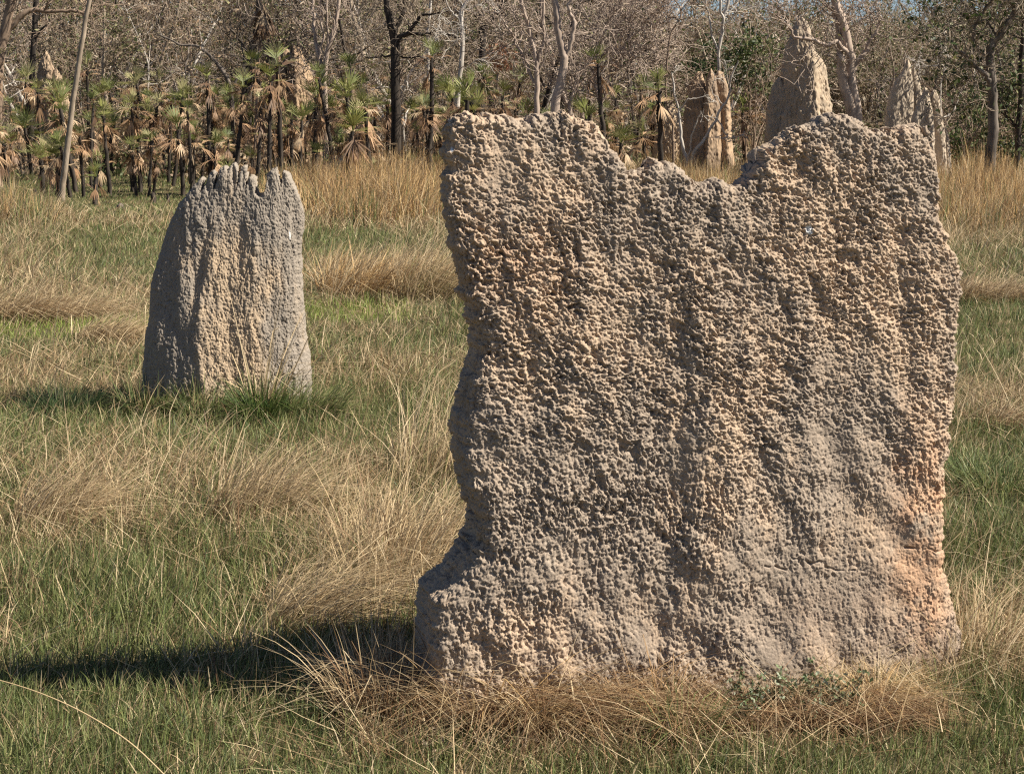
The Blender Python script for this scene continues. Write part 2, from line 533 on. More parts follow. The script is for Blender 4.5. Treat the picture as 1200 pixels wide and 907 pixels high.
def small_mound():
    pl = Plane(262, 472, R(4))
    left = [(228, 208), (214, 235), (204, 255), (190, 290), (181, 320), (175, 360), (171, 400), (168, 445), (166, 480)]
    right = [(348, 208), (354, 235), (357, 260), (354, 300), (357, 350), (360, 395), (366, 430), (367, 470), (368, 490)]
    top = [(214, 240), (219, 222), (223, 209), (226, 208), (231, 226), (236, 204), (241, 200), (246, 220), (251, 198), (256, 194), (260, 202), (264, 194), (269, 190), (273, 196), (276, 222),
           (279, 196), (284, 194), (287, 220), (292, 206), (297, 208), (300, 224), (306, 228), (312, 224), (315, 205), (321, 199), (327, 196), (330, 206), (333, 217),
           (337, 199), (343, 203), (349, 217), (355, 242)]
    a = pl.sz(248, 470)[0]
    grooves = [(pl.sz(gx, 230)[0], .016, .05, 1.9 - gl * .55) for gx, gl in ((231, .35), (246, .45), (276, .35), (287, .3), (333, .5))]

    def macro(s, z, u):
        h = np.clip(z / 1.9, 0, 1.1)
        ridge = a + 0.06 * h - 0.06 * np.sin(h * 5)
        d = 0.09 * (1.1 - 0.6 * h) * np.exp(-np.abs(s - ridge) / 0.3)
        d += 0.03 * np.exp(-((s - ridge - 0.42) / 0.12) ** 2)
        d -= 0.05 * np.exp(-((s - ridge + 0.05) / 0.05) ** 2 - ((z - 1.25) / 0.25) ** 2)
        for gs, gw, gd, gl in grooves:
            d -= gd * np.exp(-((s - gs) / gw) ** 2) * sstep(gl, 1.9, z)
        return d * np.clip(1.12 - h, 0, 1) ** 0.5

    thick = lambda h: 0.10 + 0.26 * np.clip(1 - h, 0, 1) ** 0.9
    P, u, v, H = mound_geo(pl, left, right, top, thick, 460, 120, 460, e=3.2, macro=macro, inset=.05, cut=.016, ragged=.006, vpow=1.0)
    rim = mound_geo.rim
    P = fluted(P, 0.014, 0.006, 51, H, 8.5, rim)
    q = P.reshape(-1, 3)
    N = grid_normals(P).reshape(-1, 3)
    dd = 0.5 * crust(q, [1.5, 1.5, .9], 60) + noise(q * [7, 7, 2.2], 59) * 0.022 + np.abs(noise(q * [16, 16, 5], 58)) * 0.016
    P = P + (N * dd[:, None]).reshape(P.shape) * np.clip(rim * 1.6, 0, 1)[..., None]
    t = 0.25 + 0.7 * noise(q * [5, 5, 1.6], 55) + 0.35 * noise(q * [18, 18, 8], 56)
    mid = np.exp(-((q[:, 0] - 0.10) / 0.27) ** 2) * sstep(1.62, 1.2, q[:, 2])
    t = t + 1.0 * mid - 0.18
    col = lerp3((0.270, 0.232, 0.195), (0.42, 0.32, 0.225), sstep(0.05, 0.95, t))
    s0, z0 = pl.sz(341, 274)
    k = sstep(1.0, 0.4, np.hypot((q[:, 0] - s0) / 0.008, (q[:, 2] - z0) / 0.05)) * (q[:, 1] < 0)
    col = lerp3(col, (0.75, 0.75, 0.75), k)
    finish_mound('termite_mound', pl, [(P, col.reshape(P.shape))], M['mound'],
                 'mid-sized grey toothed mound standing alone in the grass left of the big slab')


small_mound()


def far_mound(label, base_px, Y, theta, lobes, c1, c2, seed):
    """lobes: list of (left, right, top, half thickness, depth offset)"""
    pl = Plane(base_px, 0, theta, Y)
    parts = []
    for i, (l, r, t, tk, off, ru, ra) in enumerate(lobes):
        mac = lambda s_, z_, u_, ru=ru, ra=ra: ra * np.exp(-np.abs(u_ - ru) / .35)
        P, u, v, H = mound_geo(pl, l, r, t, lambda h, tk=tk: tk * (0.18 + 0.82 * np.clip(1 - h, 0, 1) ** 0.7), 90, 50, 120, e=2.5, kround=16, zsink=0.3, macro=mac)
        rm = np.repeat(np.clip(1 - v[:, None], 0, 1) ** .3, len(u), 1)
        P = fluted(P, 0.20 * tk, min(.05, .1 * tk), seed + i * 7, H, 2.6, rm)
        P = fluted(P, 0.13 * tk, min(.05, .1 * tk), seed + i * 7 + 50, H, 6.0, rm)
        P[..., 1] += off
        q = P.reshape(-1, 3)
        tt = 0.5 + 0.8 * noise(q * [2, 2, .8], seed + 3) + 0.5 * noise(q * 5, seed + 4)
        parts.append((P, lerp3(c1, c2, sstep(0, 1, tt)).reshape(P.shape)))
    finish_mound('termite_mound', pl, parts, M['far_mound'], label)


far_mound('tall pointed grey mound rising above the notch side of the big slab', 936, 44, R(8), [
    ([(931, 24), (926, 45), (920, 66), (917, 88), (912, 120), (908, 160), (904, 240)],
     [(942, 26), (947, 60), (950, 100), (952, 160), (954, 240)],
     [(931, 28), (934, 21), (937, 19), (940, 22), (943, 30)], 0.62, -0.15, .85, .8),
    ([(904, 100), (900, 125), (897, 160), (893, 240)], [(917, 95), (920, 130), (922, 240)], [(904, 102), (909, 93), (913, 90), (918, 98)], 0.4, -0.1, .9, .3),
    ([(940, 50), (938, 90), (936, 140), (934, 240)],
     [(964, 64), (970, 80), (973, 110), (976, 160), (978, 240)],
     [(940, 40), (945, 31), (950, 40), (955, 52), (960, 57), (965, 68)], 0.55, 0.3, .5, .25)],
    (0.31, 0.255, 0.20), (0.45, 0.35, 0.255), 200)
far_mound('cluster of pale upright earth fins between the two trees on the right', 1080, 42, R(6), [
    ([(1062, 84), (1055, 95), (1048, 112), (1043, 140), (1040, 230)], [(1073, 75), (1074, 110), (1075, 150), (1077, 230)],
     [(1062, 86), (1067, 74), (1070, 69), (1074, 76)], 0.24, 0.35, .2, .12),
    ([(1072, 112), (1067, 122), (1062, 140), (1058, 230)], [(1080, 112), (1083, 140), (1084, 230)],
     [(1072, 112), (1076, 103), (1079, 104), (1081, 113)], 0.3, -0.5, .95, .25),
    ([(1078, 86), (1078, 110), (1079, 230)], [(1086, 92), (1089, 112), (1091, 230)], [(1078, 86), (1081, 79), (1084, 84), (1087, 95)], 0.2, 0.6, .8, .1),
    ([(1089, 112), (1088, 140), (1087, 230)], [(1099, 116), (1102, 150), (1104, 230)], [(1089, 112), (1092, 105), (1096, 106), (1100, 118)], 0.26, -0.1, .9, .2),
    ([(1105, 152), (1104, 170), (1103, 230)], [(1110, 154), (1113, 180), (1115, 230)], [(1105, 154), (1108, 147), (1110, 155)], 0.16, 0.0, .5, .05)],
    (0.37, 0.31, 0.25), (0.51, 0.415, 0.32), 230)
far_mound('reddish mound with shaded clefts behind the bare pale sapling', 826, 46, R(-4), [
    ([(812, 90), (806, 110), (802, 140), (798, 225)], [(826, 92), (828, 130), (830, 225)], [(811, 94), (817, 84), (823, 84), (827, 96)], 0.4, 0.1, .9, .45),
    ([(828, 88), (826, 120), (824, 225)], [(838, 86), (842, 130), (844, 225)], [(828, 90), (833, 80), (838, 90)], 0.35, -0.15, .2, .3),
    ([(836, 86), (834, 120), (833, 225)], [(852, 92), (855, 130), (858, 225)], [(836, 90), (843, 83), (849, 85), (853, 98)], 0.4, 0.2, .92, .45)],
    (0.25, 0.185, 0.135), (0.42, 0.30, 0.20), 260)
far_mound('brown double-peaked mound among trees above the palms', 345, 58, R(8), [
    ([(322, 62), (316, 85), (308, 120), (304, 190)], [(342, 62), (346, 90), (350, 190)], [(322, 66), (328, 56), (336, 56), (342, 66)], 0.75, 0.1, .5, .5),
    ([(338, 62), (336, 90), (334, 190)], [(358, 70), (366, 95), (372, 130), (376, 190)], [(338, 64), (344, 54), (352, 57), (358, 72)], 0.75, -0.2, .35, .8),
    ([(308, 98), (304, 120), (300, 190)], [(320, 96), (324, 120), (328, 190)], [(308, 100), (313, 92), (320, 100)], 0.5, -0.4, .8, .3)],
    (0.25, 0.175, 0.12), (0.37, 0.265, 0.175), 290)
far_mound('tan ridged mound at far left beside the blackened trunk', 60, 62, R(5), [
    ([(48, 70), (44, 100), (40, 190)], [(62, 76), (68, 110), (72, 190)], [(48, 74), (53, 58), (58, 66), (62, 80)], 0.6, 0.0, .7, .4),
    ([(60, 84), (58, 110), (56, 190)], [(76, 96), (82, 130), (86, 190)], [(60, 88), (67, 80), (73, 88), (77, 100)], 0.5, -0.2, .5, .4)],
    (0.28, 0.205, 0.145), (0.40, 0.30, 0.205), 320)
far_mound('low tan earth dome peeping over the notch beside palms', 786, 50, R(3), [
    ([(776, 132), (770, 155), (766, 215)], [(797, 134), (803, 160), (806, 215)], [(776, 136), (782, 124), (790, 123), (797, 137)], 0.5, 0.0, .5, .1)],
    (0.38, 0.28, 0.19), (0.50, 0.38, 0.26), 350)
far_mound('narrow tan earth stub between palm trunks left of the big slab', 392, 43, R(3), [
    ([(386, 190), (384, 205), (382, 235)], [(401, 192), (403, 205), (405, 235)], [(386, 192), (391, 182), (397, 183), (401, 194)], 0.25, 0.0, .6, .15)],
    (0.36, 0.26, 0.18), (0.46, 0.34, 0.23), 380)


# ================================================================== tubes, limbs, trees
class Tubes:
    def __init__(self):
        self.V, self.Q, self.T, self.n = [], [], [], 0

    def add(self, pts, rad, sides=6):
        pts = np.asarray(pts, float)
        rad = np.asarray(rad, float)
        k = len(pts)
        tan = np.gradient(pts, axis=0)
        tan /= np.maximum(np.linalg.norm(tan, axis=1, keepdims=True), 1e-9)
        ref = np.array([0.3, 0.9, 0.31]) if abs(tan[0] @ np.array([0.3, 0.9, 0.31])) < 0.85 else np.array([0.9, -0.1, 0.4])
        a = np.cross(tan, ref)
        a /= np.maximum(np.linalg.norm(a, axis=1, keepdims=True), 1e-9)
        b = np.cross(tan, a)
        th = np.arange(sides) / sides * 2 * np.pi
        ring = pts[:, None] + rad[:, None, None] * (a[:, None] * np.cos(th)[None, :, None] + b[:, None] * np.sin(th)[None, :, None])
        self.V.append(ring.reshape(-1, 3))
        i = np.arange(k - 1)[:, None] * sides
        j = np.arange(sides)[None]
        q = np.stack([i + j, i + (j + 1) % sides, i + sides + (j + 1) % sides, i + sides + j], -1).reshape(-1, 4) + self.n
        self.Q.append(q)
        self.n += k * sides

    def mesh(self, name, mat, col=None):
        if not self.V:
            return None
        return mesh_np(name, np.concatenate(self.V), np.concatenate(self.Q), smooth=True, mat=mat)


def smooth_line(pts, rad, sub=4, wob=0.0, rng=None):
    pts = np.asarray(pts, float)
    t = np.arange(len(pts))
    tt = np.linspace(0, len(pts) - 1, (len(pts) - 1) * sub + 1)
    # Catmull-Rom
    i = np.clip(np.floor(tt).astype(int), 0, len(pts) - 2)
    f = (tt - i)[:, None]
    p0 = pts[np.clip(i - 1, 0, None)]
    p1, p2_ = pts[i], pts[i + 1]
    p3 = pts[np.clip(i + 2, None, len(pts) - 1)]
    o = 0.5 * (2 * p1 + (p2_ - p0) * f + (2 * p0 - 5 * p1 + 4 * p2_ - p3) * f ** 2 + (3 * p1 - p0 - 3 * p2_ + p3) * f ** 3)
    if wob and rng is not None:
        o[1:-1] += rng.normal(0, wob, (len(o) - 2, 3))
    return o, np.interp(tt, t, rad)


def unit(v):
    return v / max(np.linalg.norm(v), 1e-9)


def grow(out, p, d, r, L, depth, rng, up=0.05, bend=0.24, rmin=0.008):
    n = 5 if depth > 1 else 4
    pts, rad = [p.copy()], [r]
    for i in range(n):
        d = unit(d + rng.normal(0, bend, 3) + np.array([0, 0, up]))
        p = p + d * (L / n)
        r = max(r * 0.84, rmin)
        pts.append(p.copy())
        rad.append(r)
        if depth > 0 and (i > 0 or depth < 2) and rng.random() < 0.9:
            side = unit(np.cross(d, rng.normal(0, 1, 3)))
            grow(out, p.copy(), unit(d * 0.75 + side * rng.uniform(0.5, 1.0)), max(r * 0.62, rmin), L * rng.uniform(0.42, 0.72), depth - 1, rng, up, bend, rmin)
    out.append((pts, rad, depth))


def leaf_quads(C, size, rng, col, aspect=0.45, droop=0.3):
    """loose leaves: each a small bent diamond"""
    n = len(C)
    d = rng.normal(0, 1, (n, 3))
    d[:, 2] -= droop
    d /= np.linalg.norm(d, axis=1, keepdims=True)
    s = np.cross(d, rng.normal(0, 1, (n, 3)))
    s /= np.maximum(np.linalg.norm(s, axis=1, keepdims=True), 1e-6)
    L = (size * rng.uniform(0.6, 1.3, n))[:, None]
    V = np.stack([C, C + d * L * 0.5 + s * L * aspect * 0.5, C + d * L, C + d * L * 0.5 - s * L * aspect * 0.5], 1).reshape(-1, 3)
    q = np.arange(n * 4).reshape(n, 4)
    return V, q, np.repeat(col, 4, 0)


def jitter_cols(rng, n, palette, amt=0.18):
    pal = np.asarray(palette)
    c = pal[rng.integers(0, len(pal), n)]
    return np.clip(c * (1 + rng.normal(0, amt, (n, 1))), 0.005, 0.9)


OLIVE = [(0.11, 0.125, 0.045), (0.16, 0.165, 0.065), (0.075, 0.095, 0.035), (0.22, 0.21, 0.10)]
DKGREEN = [(0.035, 0.06, 0.02), (0.05, 0.08, 0.025), (0.07, 0.10, 0.03), (0.03, 0.045, 0.018)]
DRYLEAF = [(0.34, 0.235, 0.145), (0.26, 0.17, 0.105), (0.42, 0.31, 0.20), (0.19, 0.125, 0.085)]
FAWN = [(0.31, 0.245, 0.17), (0.25, 0.195, 0.135), (0.40, 0.32, 0.23)]


def make_generic_tree(k):
    rng = np.random.default_rng(900 + k)
    wood = Tubes()
    twig = Tubes()
    lines = []
    Ht = rng.uniform(5.5, 9.0)
    r0 = rng.uniform(0.06, 0.14)
    nst = 1 if k % 3 else 2
    for j in range(nst):
        p = np.array([rng.normal(0, .12), rng.normal(0, .12), -0.1])
        d = unit(np.array([rng.normal(0, .16), rng.normal(0, .16), 1]))
        pts, rad = [p.copy()], [r0 * 1.25]
        n = 9
        for i in range(n):
            d = unit(d + rng.normal(0, .12, 3) + [0, 0, .08])
            p = p + d * Ht / n
            pts.append(p.copy())
            rad.append(r0 * (1 - 0.8 * (i + 1) / n))
            if i >= 2:
                for _ in range(2 if i > 3 else 1):
                    a = rng.uniform(0, 2 * np.pi)
                    cd = unit(d * 0.45 + np.array([math.cos(a), math.sin(a), 0.15]))
                    grow(lines, p.copy(), cd, rad[-1] * 0.55, rng.uniform(1.1, 2.4), 2, rng, 0.06, 0.28, 0.009)
        wood.add(*smooth_line(pts, rad, 3), sides=7)
    # low shrubby sprouts
    for _ in range(4):
        a = rng.uniform(0, 6.28)
        grow(lines, np.array([rng.normal(0, .3), rng.normal(0, .3), 0.]), unit(np.array([math.cos(a) * .5, math.sin(a) * .5, 1.])), .016, rng.uniform(1.2, 2.6), 2, rng, .08, .25, .008)
    tips = []
    for pts, rad, dep in lines:
        (wood if dep == 2 else twig).add(pts, rad, 4 if dep == 2 else 3)
        tips += pts[1:]
    tips = np.array(tips)
    nl = [700, 2200, 350, 1500, 2800, 500, 1900, 300][k % 8]
    C = tips[rng.integers(0, len(tips), nl)] + rng.normal(0, .12, (nl, 3))
    pal = [DRYLEAF + OLIVE[:2], OLIVE + FAWN, DRYLEAF, OLIVE + DRYLEAF[:2], OLIVE + FAWN, DRYLEAF + FAWN, OLIVE, FAWN][k % 8]
    V, q, c = leaf_quads(C, 0.13, rng, jitter_cols(rng, nl, pal))
    mats = ['bark_brown', 'bark_grey', 'bark_pale', 'bark_pink', 'bark_grey', 'bark_dark', 'bark_half', 'bark_pale']
    return wood.mesh('trunk', M[mats[k % 8]]), twig.mesh('crown', M[['bark_grey', 'bark_brown', 'bark_pink'][k % 3]]), mesh_np('leaves', V, q, col=c, mat=M['leaf'])


def empty(name, loc, label, cat, group=None):
    return link(name, None, loc=loc, label=label, category=cat, group=group)


RNG = np.random.default_rng(5)

protos = [make_generic_tree(k) for k in range(8)]
TREE_GROUP = 'bare woodland trees behind the palms'
TREE_LABEL = 'thin bare twiggy tree deep in the woodland behind the palms'
n_tree = 0
for i in range(150):
    Y = 52 + 55 * (i / 150) ** 0.9
    x = RNG.uniform(-0.36, 0.36) * Y
    px, py = project(np.array([x, Y, 3.0]))
    if Y < 62 and (885 < px < 1120 or 305 < px < 372 or 30 < px < 90):
        continue
    k = int(RNG.integers(0, 8))
    t = empty('woodland_tree', (x, Y, 0), TREE_LABEL, 'tree', TREE_GROUP)
    for nm, me in zip(('trunk', 'crown', 'leaves'), protos[k]):
        link(nm, me, parent=t)
    t.rotation_euler.z = RNG.uniform(0, 6.28)
    s = RNG.uniform(0.8, 1.25)
    if px > 760:
        s *= 0.86
    t.scale = (s, s, s)
    n_tree += 1


def limb_tree(name, label, Y, limbs, mat, twigs=0, leaves=0, palette=None, leaf_size=0.13, base=None, cat='tree', seed=1,
              twig_mat=None, tw_len=1.2, tw_r=0.02, leaf_box=None, group=None, tw_from=0):
    """limbs: polylines in photo pixels at distance Y with widths in pixels; small random depth gives them volume"""
    rng = np.random.default_rng(seed)
    sc = Y / FPX
    wood, twig, lines, tips = Tubes(), Tubes(), [], []
    b = base if base is not None else limbs[0][0][0]
    O = at(b[0], HORIZON, Y)
    O[2] = 0
    for li, (pts, w0, w1) in enumerate(limbs):
        dd = 0.0
        P3 = []
        slope = rng.normal(0, 0.25) if li else 0.0
        p_prev = None
        for j, p in enumerate(pts):
            q = at(p[0], p[1], Y)
            if p_prev is not None:
                dd += slope * np.linalg.norm(q - p_prev)
            p_prev = q
            q = q + np.array([0, dd, 0])
            P3.append(q - O)
        rad = np.linspace(w0, w1, len(P3)) * sc * 0.5
        P3, rad = smooth_line(P3, rad, 4, wob=0.015 if li else 0.008, rng=rng)
        if li == 0:
            # run the trunk into the ground
            g = P3[0].copy()
            if g[2] > -0.1:
                nseg = 4
                ext = [g + (np.array([g[0] * 0.7, g[1], -0.12]) - g) * (nseg - m) / nseg for m in range(nseg)]
                P3 = np.vstack([ext, P3])
                rad = np.concatenate([np.linspace(rad[0] * 1.25, rad[0], nseg), rad])
        wood.add(P3, rad, 9 if rad.max() > 0.05 else 6)
        if twigs and li >= tw_from:
            m = max(1, int(twigs * len(P3) / 24))
            for _ in range(m):
                j = rng.integers(len(P3) // 3, len(P3))
                d = unit(P3[min(j, len(P3) - 1)] - P3[max(j - 2, 0)])
                side = unit(np.cross(d, rng.normal(0, 1, 3)))
                grow(lines, P3[j].copy(), unit(d * .6 + side), min(rad[j] * .6, tw_r), tw_len * rng.uniform(.6, 1.3), 2, rng, .05, .3, .009)
        tips += list(P3[len(P3) // 2:])
    root = empty(name, O, label, cat, group)
    link('trunk', wood.mesh('trunk', M[mat]), parent=root)
    for pts, rad, dep in lines:
        twig.add(pts, rad, 4 if dep == 2 else 3)
        tips += list(pts[1:])
    if lines:
        link('crown', twig.mesh('crown', M[twig_mat or mat]), parent=root)
    if leaves:
        tips = np.array(tips)
        C = tips[rng.integers(0, len(tips), leaves)] + rng.normal(0, .16, (leaves, 3))
        V, q, c = leaf_quads(C, leaf_size, rng, jitter_cols(rng, leaves, palette or OLIVE))
        link('leaves', mesh_np('leaves', V, q, col=c, mat=M['leaf']), parent=root)
    return root


# ---- the trees one can tell apart
limb_tree('leaning_sapling', 'slender pale grey pole of a trunk leaning right at the left of the palms', 38.5,
          [([(72, 236), (77, 190), (83, 140), (90, 90), (98, 40), (106, -5), (112, -40)], 7.5, 4.5)], 'bark_grey', seed=2)
limb_tree('woodland_tree', 'brown-limbed tree cut by the left edge, one limb arching right', 44,
          [([(-6, 200), (-4, 120), (0, 60), (8, 30), (14, 0), (20, -30)], 14, 9), ([(2, 52), (14, 30), (28, 16), (40, 12), (58, 13), (80, 12), (96, 16)], 8, 3),
           ([(14, 10), (8, -8), (4, -30)], 5, 3), ([(52, 12), (62, -2), (80, -8)], 3, 2)], 'bark_brown', twigs=10, leaves=160, palette=OLIVE, seed=3)
limb_tree('woodland_tree', 'broken blackened trunk standing before the tan far-left mound', 55,
          [([(36, 200), (37, 130), (38, 85), (40, 40), (42, 10), (42, -25)], 8, 6), ([(39, 60), (46, 40), (58, 28)], 3, 2)], 'bark_dark', twigs=5, seed=4)
limb_tree('woodland_tree', 'tree with a low limb arching left and bleached at its tip', 52,
          [([(272, 195), (272, 130), (270, 105), (264, 88), (254, 74), (242, 62), (232, 55), (222, 53), (212, 53), (200, 47), (186, 41)], 6, 1.8),
           ([(270, 108), (282, 84), (284, 70), (280, 50)], 3, 1.5), ([(222, 54), (223, 70), (222, 84), (228, 95)], 1.8, 1)], 'bark_half', twigs=14, leaves=120, palette=DRYLEAF, seed=5, tw_from=1)
limb_tree('woodland_tree', 'dark tree with low spreading boughs left of the double-peaked brown mound', 56,
          [([(289, 195), (290, 110), (294, 70), (300, 40), (303, 10), (304, -30)], 11, 6), ([(297, 96), (306, 84), (318, 76), (332, 75), (344, 76)], 5, 2.5),
           ([(306, 84), (318, 66), (326, 54), (338, 50), (350, 46), (362, 42)], 4, 1.5), ([(294, 70), (284, 50), (272, 36)], 4, 2)], 'bark_dark', twigs=16, leaves=260, palette=OLIVE + DRYLEAF, seed=6)
limb_tree('woodland_tree', 'pale many-stemmed tree just right of the double-peaked brown mound', 52,
          [([(382, 195), (381, 120), (380, 90), (384, 60), (392, 35), (396, 10), (400, -30)], 7, 4), ([(380, 92), (373, 65), (367, 40), (366, 10), (362, -30)], 5, 3),
           ([(384, 60), (384, 35), (384, 10), (380, -25)], 3.5, 2), ([(376, 78), (374, 60), (380, 44), (376, 20), (378, -20)], 3, 2)], 'bark_pink', twigs=8, seed=7)
limb_tree('woodland_tree', 'stout charcoal-dark tree forking low, with a snaking bough to its right', 50,
          [([(464, 205), (464, 140), (463, 90), (463, 55), (460, 35), (455, 18), (453, 0), (450, -30)], 13, 7), ([(463, 52), (470, 44), (480, 38), (487, 28), (494, 20), (504, 18), (516, 16)], 6, 2),
           ([(466, 44), (478, 40), (494, 40), (504, 40), (511, 35), (518, 39), (526, 42), (534, 44), (542, 47)], 4.5, 1.6), ([(462, 36), (470, 22), (474, 10), (472, -10), (476, -30)], 5, 3),
           ([(462, 66), (452, 66), (440, 68), (428, 67)], 3, 1.2), ([(466, 65), (480, 68), (492, 66), (500, 72)], 2.5, 1), ([(480, 38), (476, 22), (466, 8), (462, -6)], 2.5, 1.2)], 'bark_dark', twigs=9, seed=8, twig_mat='bark_grey')
limb_tree('woodland_tree', 'smooth white trunk standing just above the top left corner of the big slab', 48,
          [([(535, 210), (536, 125), (538, 100), (541, 70), (542, 45), (541, 28), (540, 15), (546, 4), (552, -10), (560, -40)], 6.5, 3.5), ([(540, 26), (532, 16), (525, 8), (520, -10)], 2.5, 1.4)], 'bark_pale', twigs=5, seed=9)
limb_tree('woodland_tree', 'slim pale white stem behind the snaking dark bough', 58,
          [([(502, 190), (502, 110), (502, 70), (501, 45), (503, 20), (505, -5), (506, -40)], 3.5, 3)], 'bark_pale', twigs=3, seed=10)
limb_tree('woodland_tree', 'dark thick trunk with shaggy brown skirt right of the white trunk', 52,
          [([(564, 200), (564, 85), (566, 50), (570, 30), (580, 18), (588, 8), (592, -25)], 8.5, 4), ([(566, 50), (563, 25), (560, 0), (560, -30)], 4, 2)], 'bark_dark', twigs=6, leaves=260, palette=DRYLEAF, leaf_size=.2, seed=11)
limb_tree('woodland_tree', 'two-limbed pinkish trunk behind the left part of the slab top, slimmer of the pair', 43,
          [([(629, 225), (629, 128), (629, 90), (628, 70), (623, 50), (618, 28), (612, 5), (606, -30)], 7, 4.5), ([(629, 92), (632, 65), (637, 48), (636, 20), (637, -10), (638, -40)], 4, 3),
           ([(626, 98), (618, 76), (608, 56), (600, 40), (590, 24), (578, 10), (566, -4)], 3.2, 1.5), ([(625, 96), (611, 66), (604, 45), (602, 20), (606, -8)], 2, 1), ([(632, 86), (640, 60), (640, 45)], 1.8, 1)], 'bark_pink', twigs=7, seed=12)
limb_tree('woodland_tree', 'stout pinkish trunk forking in two behind the left part of the slab top', 42,
          [([(648, 225), (650, 130), (656, 100), (661, 72), (659, 62), (654, 40), (652, 15), (648, -8), (644, -40)], 11.5, 6.5), ([(662, 70), (668, 52), (673, 30), (669, 18), (666, 8), (672, -6), (676, -40)], 5, 4),
           ([(654, 92), (650, 86), (646, 80)], 2, .9), ([(656, 86), (666, 82), (677, 90)], 1.5, .8)], 'bark_pink', twigs=5, seed=13, tw_from=2)
limb_tree('woodland_tree', 'wiry bushy tree with ascending forked limbs over the slab, right of the stout pinkish trunk', 46,
          [([(706, 215), (705, 135), (700, 110), (697, 88), (702, 70), (714, 58), (722, 48), (736, 46)], 4, 1.8), ([(703, 128), (708, 116), (715, 100), (722, 82), (736, 70), (750, 56), (762, 40)], 3, 1.2),
           ([(700, 106), (690, 92), (684, 80), (676, 66)], 2.4, 1), ([(698, 88), (690, 70), (704, 50), (712, 28), (722, 18), (738, 14), (742, 0)], 2.6, 1.2), ([(703, 70), (720, 40), (724, 20)], 2, 1)], 'bark_pink', twigs=26, leaves=350, palette=OLIVE + FAWN, seed=14, tw_len=1.5)
limb_tree('woodland_tree', 'thin forked grey stem between the stout pinkish trunk and the wiry tree', 45,
          [([(666, 220), (667, 135), (670, 115), (674, 102), (682, 84), (690, 76)], 4, 1.5), ([(672, 106), (668, 92), (664, 84), (668, 70)], 2.5, 1.2)], 'bark_pink', twigs=5, seed=15)
limb_tree('bare_sapling', 'small pale leafless sapling forked from the ground in front of the reddish mound', 44.5,
          [([(808, 214), (807, 195), (800, 172), (797, 150), (795, 130), (790, 108), (787, 85)], 5, 1.8), ([(808, 196), (812, 180), (822, 168), (826, 160), (836, 142), (846, 124), (852, 110), (854, 92), (862, 72)], 4.6, 1.6),
           ([(807, 190), (808, 170), (812, 148), (818, 130)], 2.6, 1), ([(797, 130), (806, 117), (818, 115), (830, 112)], 1.8, .9), ([(840, 136), (846, 150), (852, 160), (854, 164)], 1.8, .9), ([(846, 122), (838, 112), (834, 104)], 1.4, .7)], 'bark_pale', twigs=1.5, seed=16, tw_len=.5, tw_r=.012, cat='sapling')
limb_tree('bare_sapling', 'sinuous brown sapling left of the forked pale sapling, above the notch', 45,
          [([(790, 218), (789, 170), (788, 140), (783, 128), (780, 105), (782, 70), (786, 40), (796, 24), (798, 12), (790, 0)], 3, 1.6), ([(794, 24), (786, 20), (778, 26)], 1.6, .9), ([(782, 82), (790, 92), (798, 108), (796, 122)], 1.6, .9)], 'bark_brown', twigs=6, seed=17, tw_len=.8, cat='sapling')
limb_tree('woodland_tree', 'white-limbed dead tree rising above dark green leaves left of the tall pointed mound', 52,
          [([(842, 200), (842, 80), (842, 60), (846, 40), (848, 20), (852, 8), (856, -10), (858, -40)], 4.5, 3), ([(842, 58), (836, 48), (832, 35), (830, 20), (826, 8), (824, -10)], 3, 1.6), ([(846, 40), (846, 22), (842, 8), (840, -20)], 3.4, 2.4),
           ([(850, 16), (862, 14), (870, 8)], 1.6, .8)], 'bark_pale', twigs=2, seed=18)
limb_tree('woodland_tree', 'twin-trunked pale tree behind the slab beside the tall pointed mound, bough reaching left', 41,
          [([(1006, 225), (1004, 138), (1000, 110), (997, 90), (998, 70), (994, 55), (990, 35), (983, 15), (976, -8), (970, -40)], 13, 8), ([(1000, 138), (990, 110), (985, 85), (984, 66)], 13, 9), ([(998, 70), (990, 60), (978, 50), (970, 54), (962, 54), (950, 48), (935, 46), (926, 45), (922, 36), (916, 28), (905, 20)], 6, 2),
           ([(1000, 84), (1005, 72), (1014, 62), (1018, 50), (1026, 38), (1030, 26)], 6.5, 2.5), ([(990, 58), (984, 40), (978, 20), (972, 6), (958, 0)], 5, 3), ([(984, 66), (988, 40), (992, 22), (984, -5), (984, -40)], 8, 6), ([(1002, 50), (1010, 24), (1020, 16)], 1.6, .8),
           ([(978, 50), (984, 40), (980, 26)], 2, 1)], 'bark_pink', twigs=7, leaves=160, palette=OLIVE, seed=19, tw_r=.014, tw_len=.9)
limb_tree('woodland_tree', 'tree standing in golden grass at right, pale upper limbs and leafy olive crown', 40.5,
          [([(1161, 232), (1160, 200), (1163, 160), (1164, 120), (1162, 90), (1160, 70), (1162, 50), (1172, 42), (1180, 28), (1188, 16), (1189, 8), (1194, -12)], 14, 5), ([(1162, 104), (1156, 92), (1148, 84), (1138, 76), (1128, 66), (1116, 56), (1106, 46), (1096, 40)], 7, 1.8),
           ([(1140, 78), (1138, 50), (1140, 30), (1146, 16), (1154, 4), (1158, -12)], 4.5, 2), ([(1146, 18), (1136, 10), (1122, 2), (1112, -6)], 3, 1.4), ([(1170, 44), (1164, 34), (1158, 22)], 3.5, 2), ([(1120, 60), (1128, 66), (1140, 76)], 2, 2)], 'bark_half', twigs=12, leaves=1300, palette=OLIVE + DKGREEN, seed=20, leaf_size=.16, twig_mat='bark_grey')
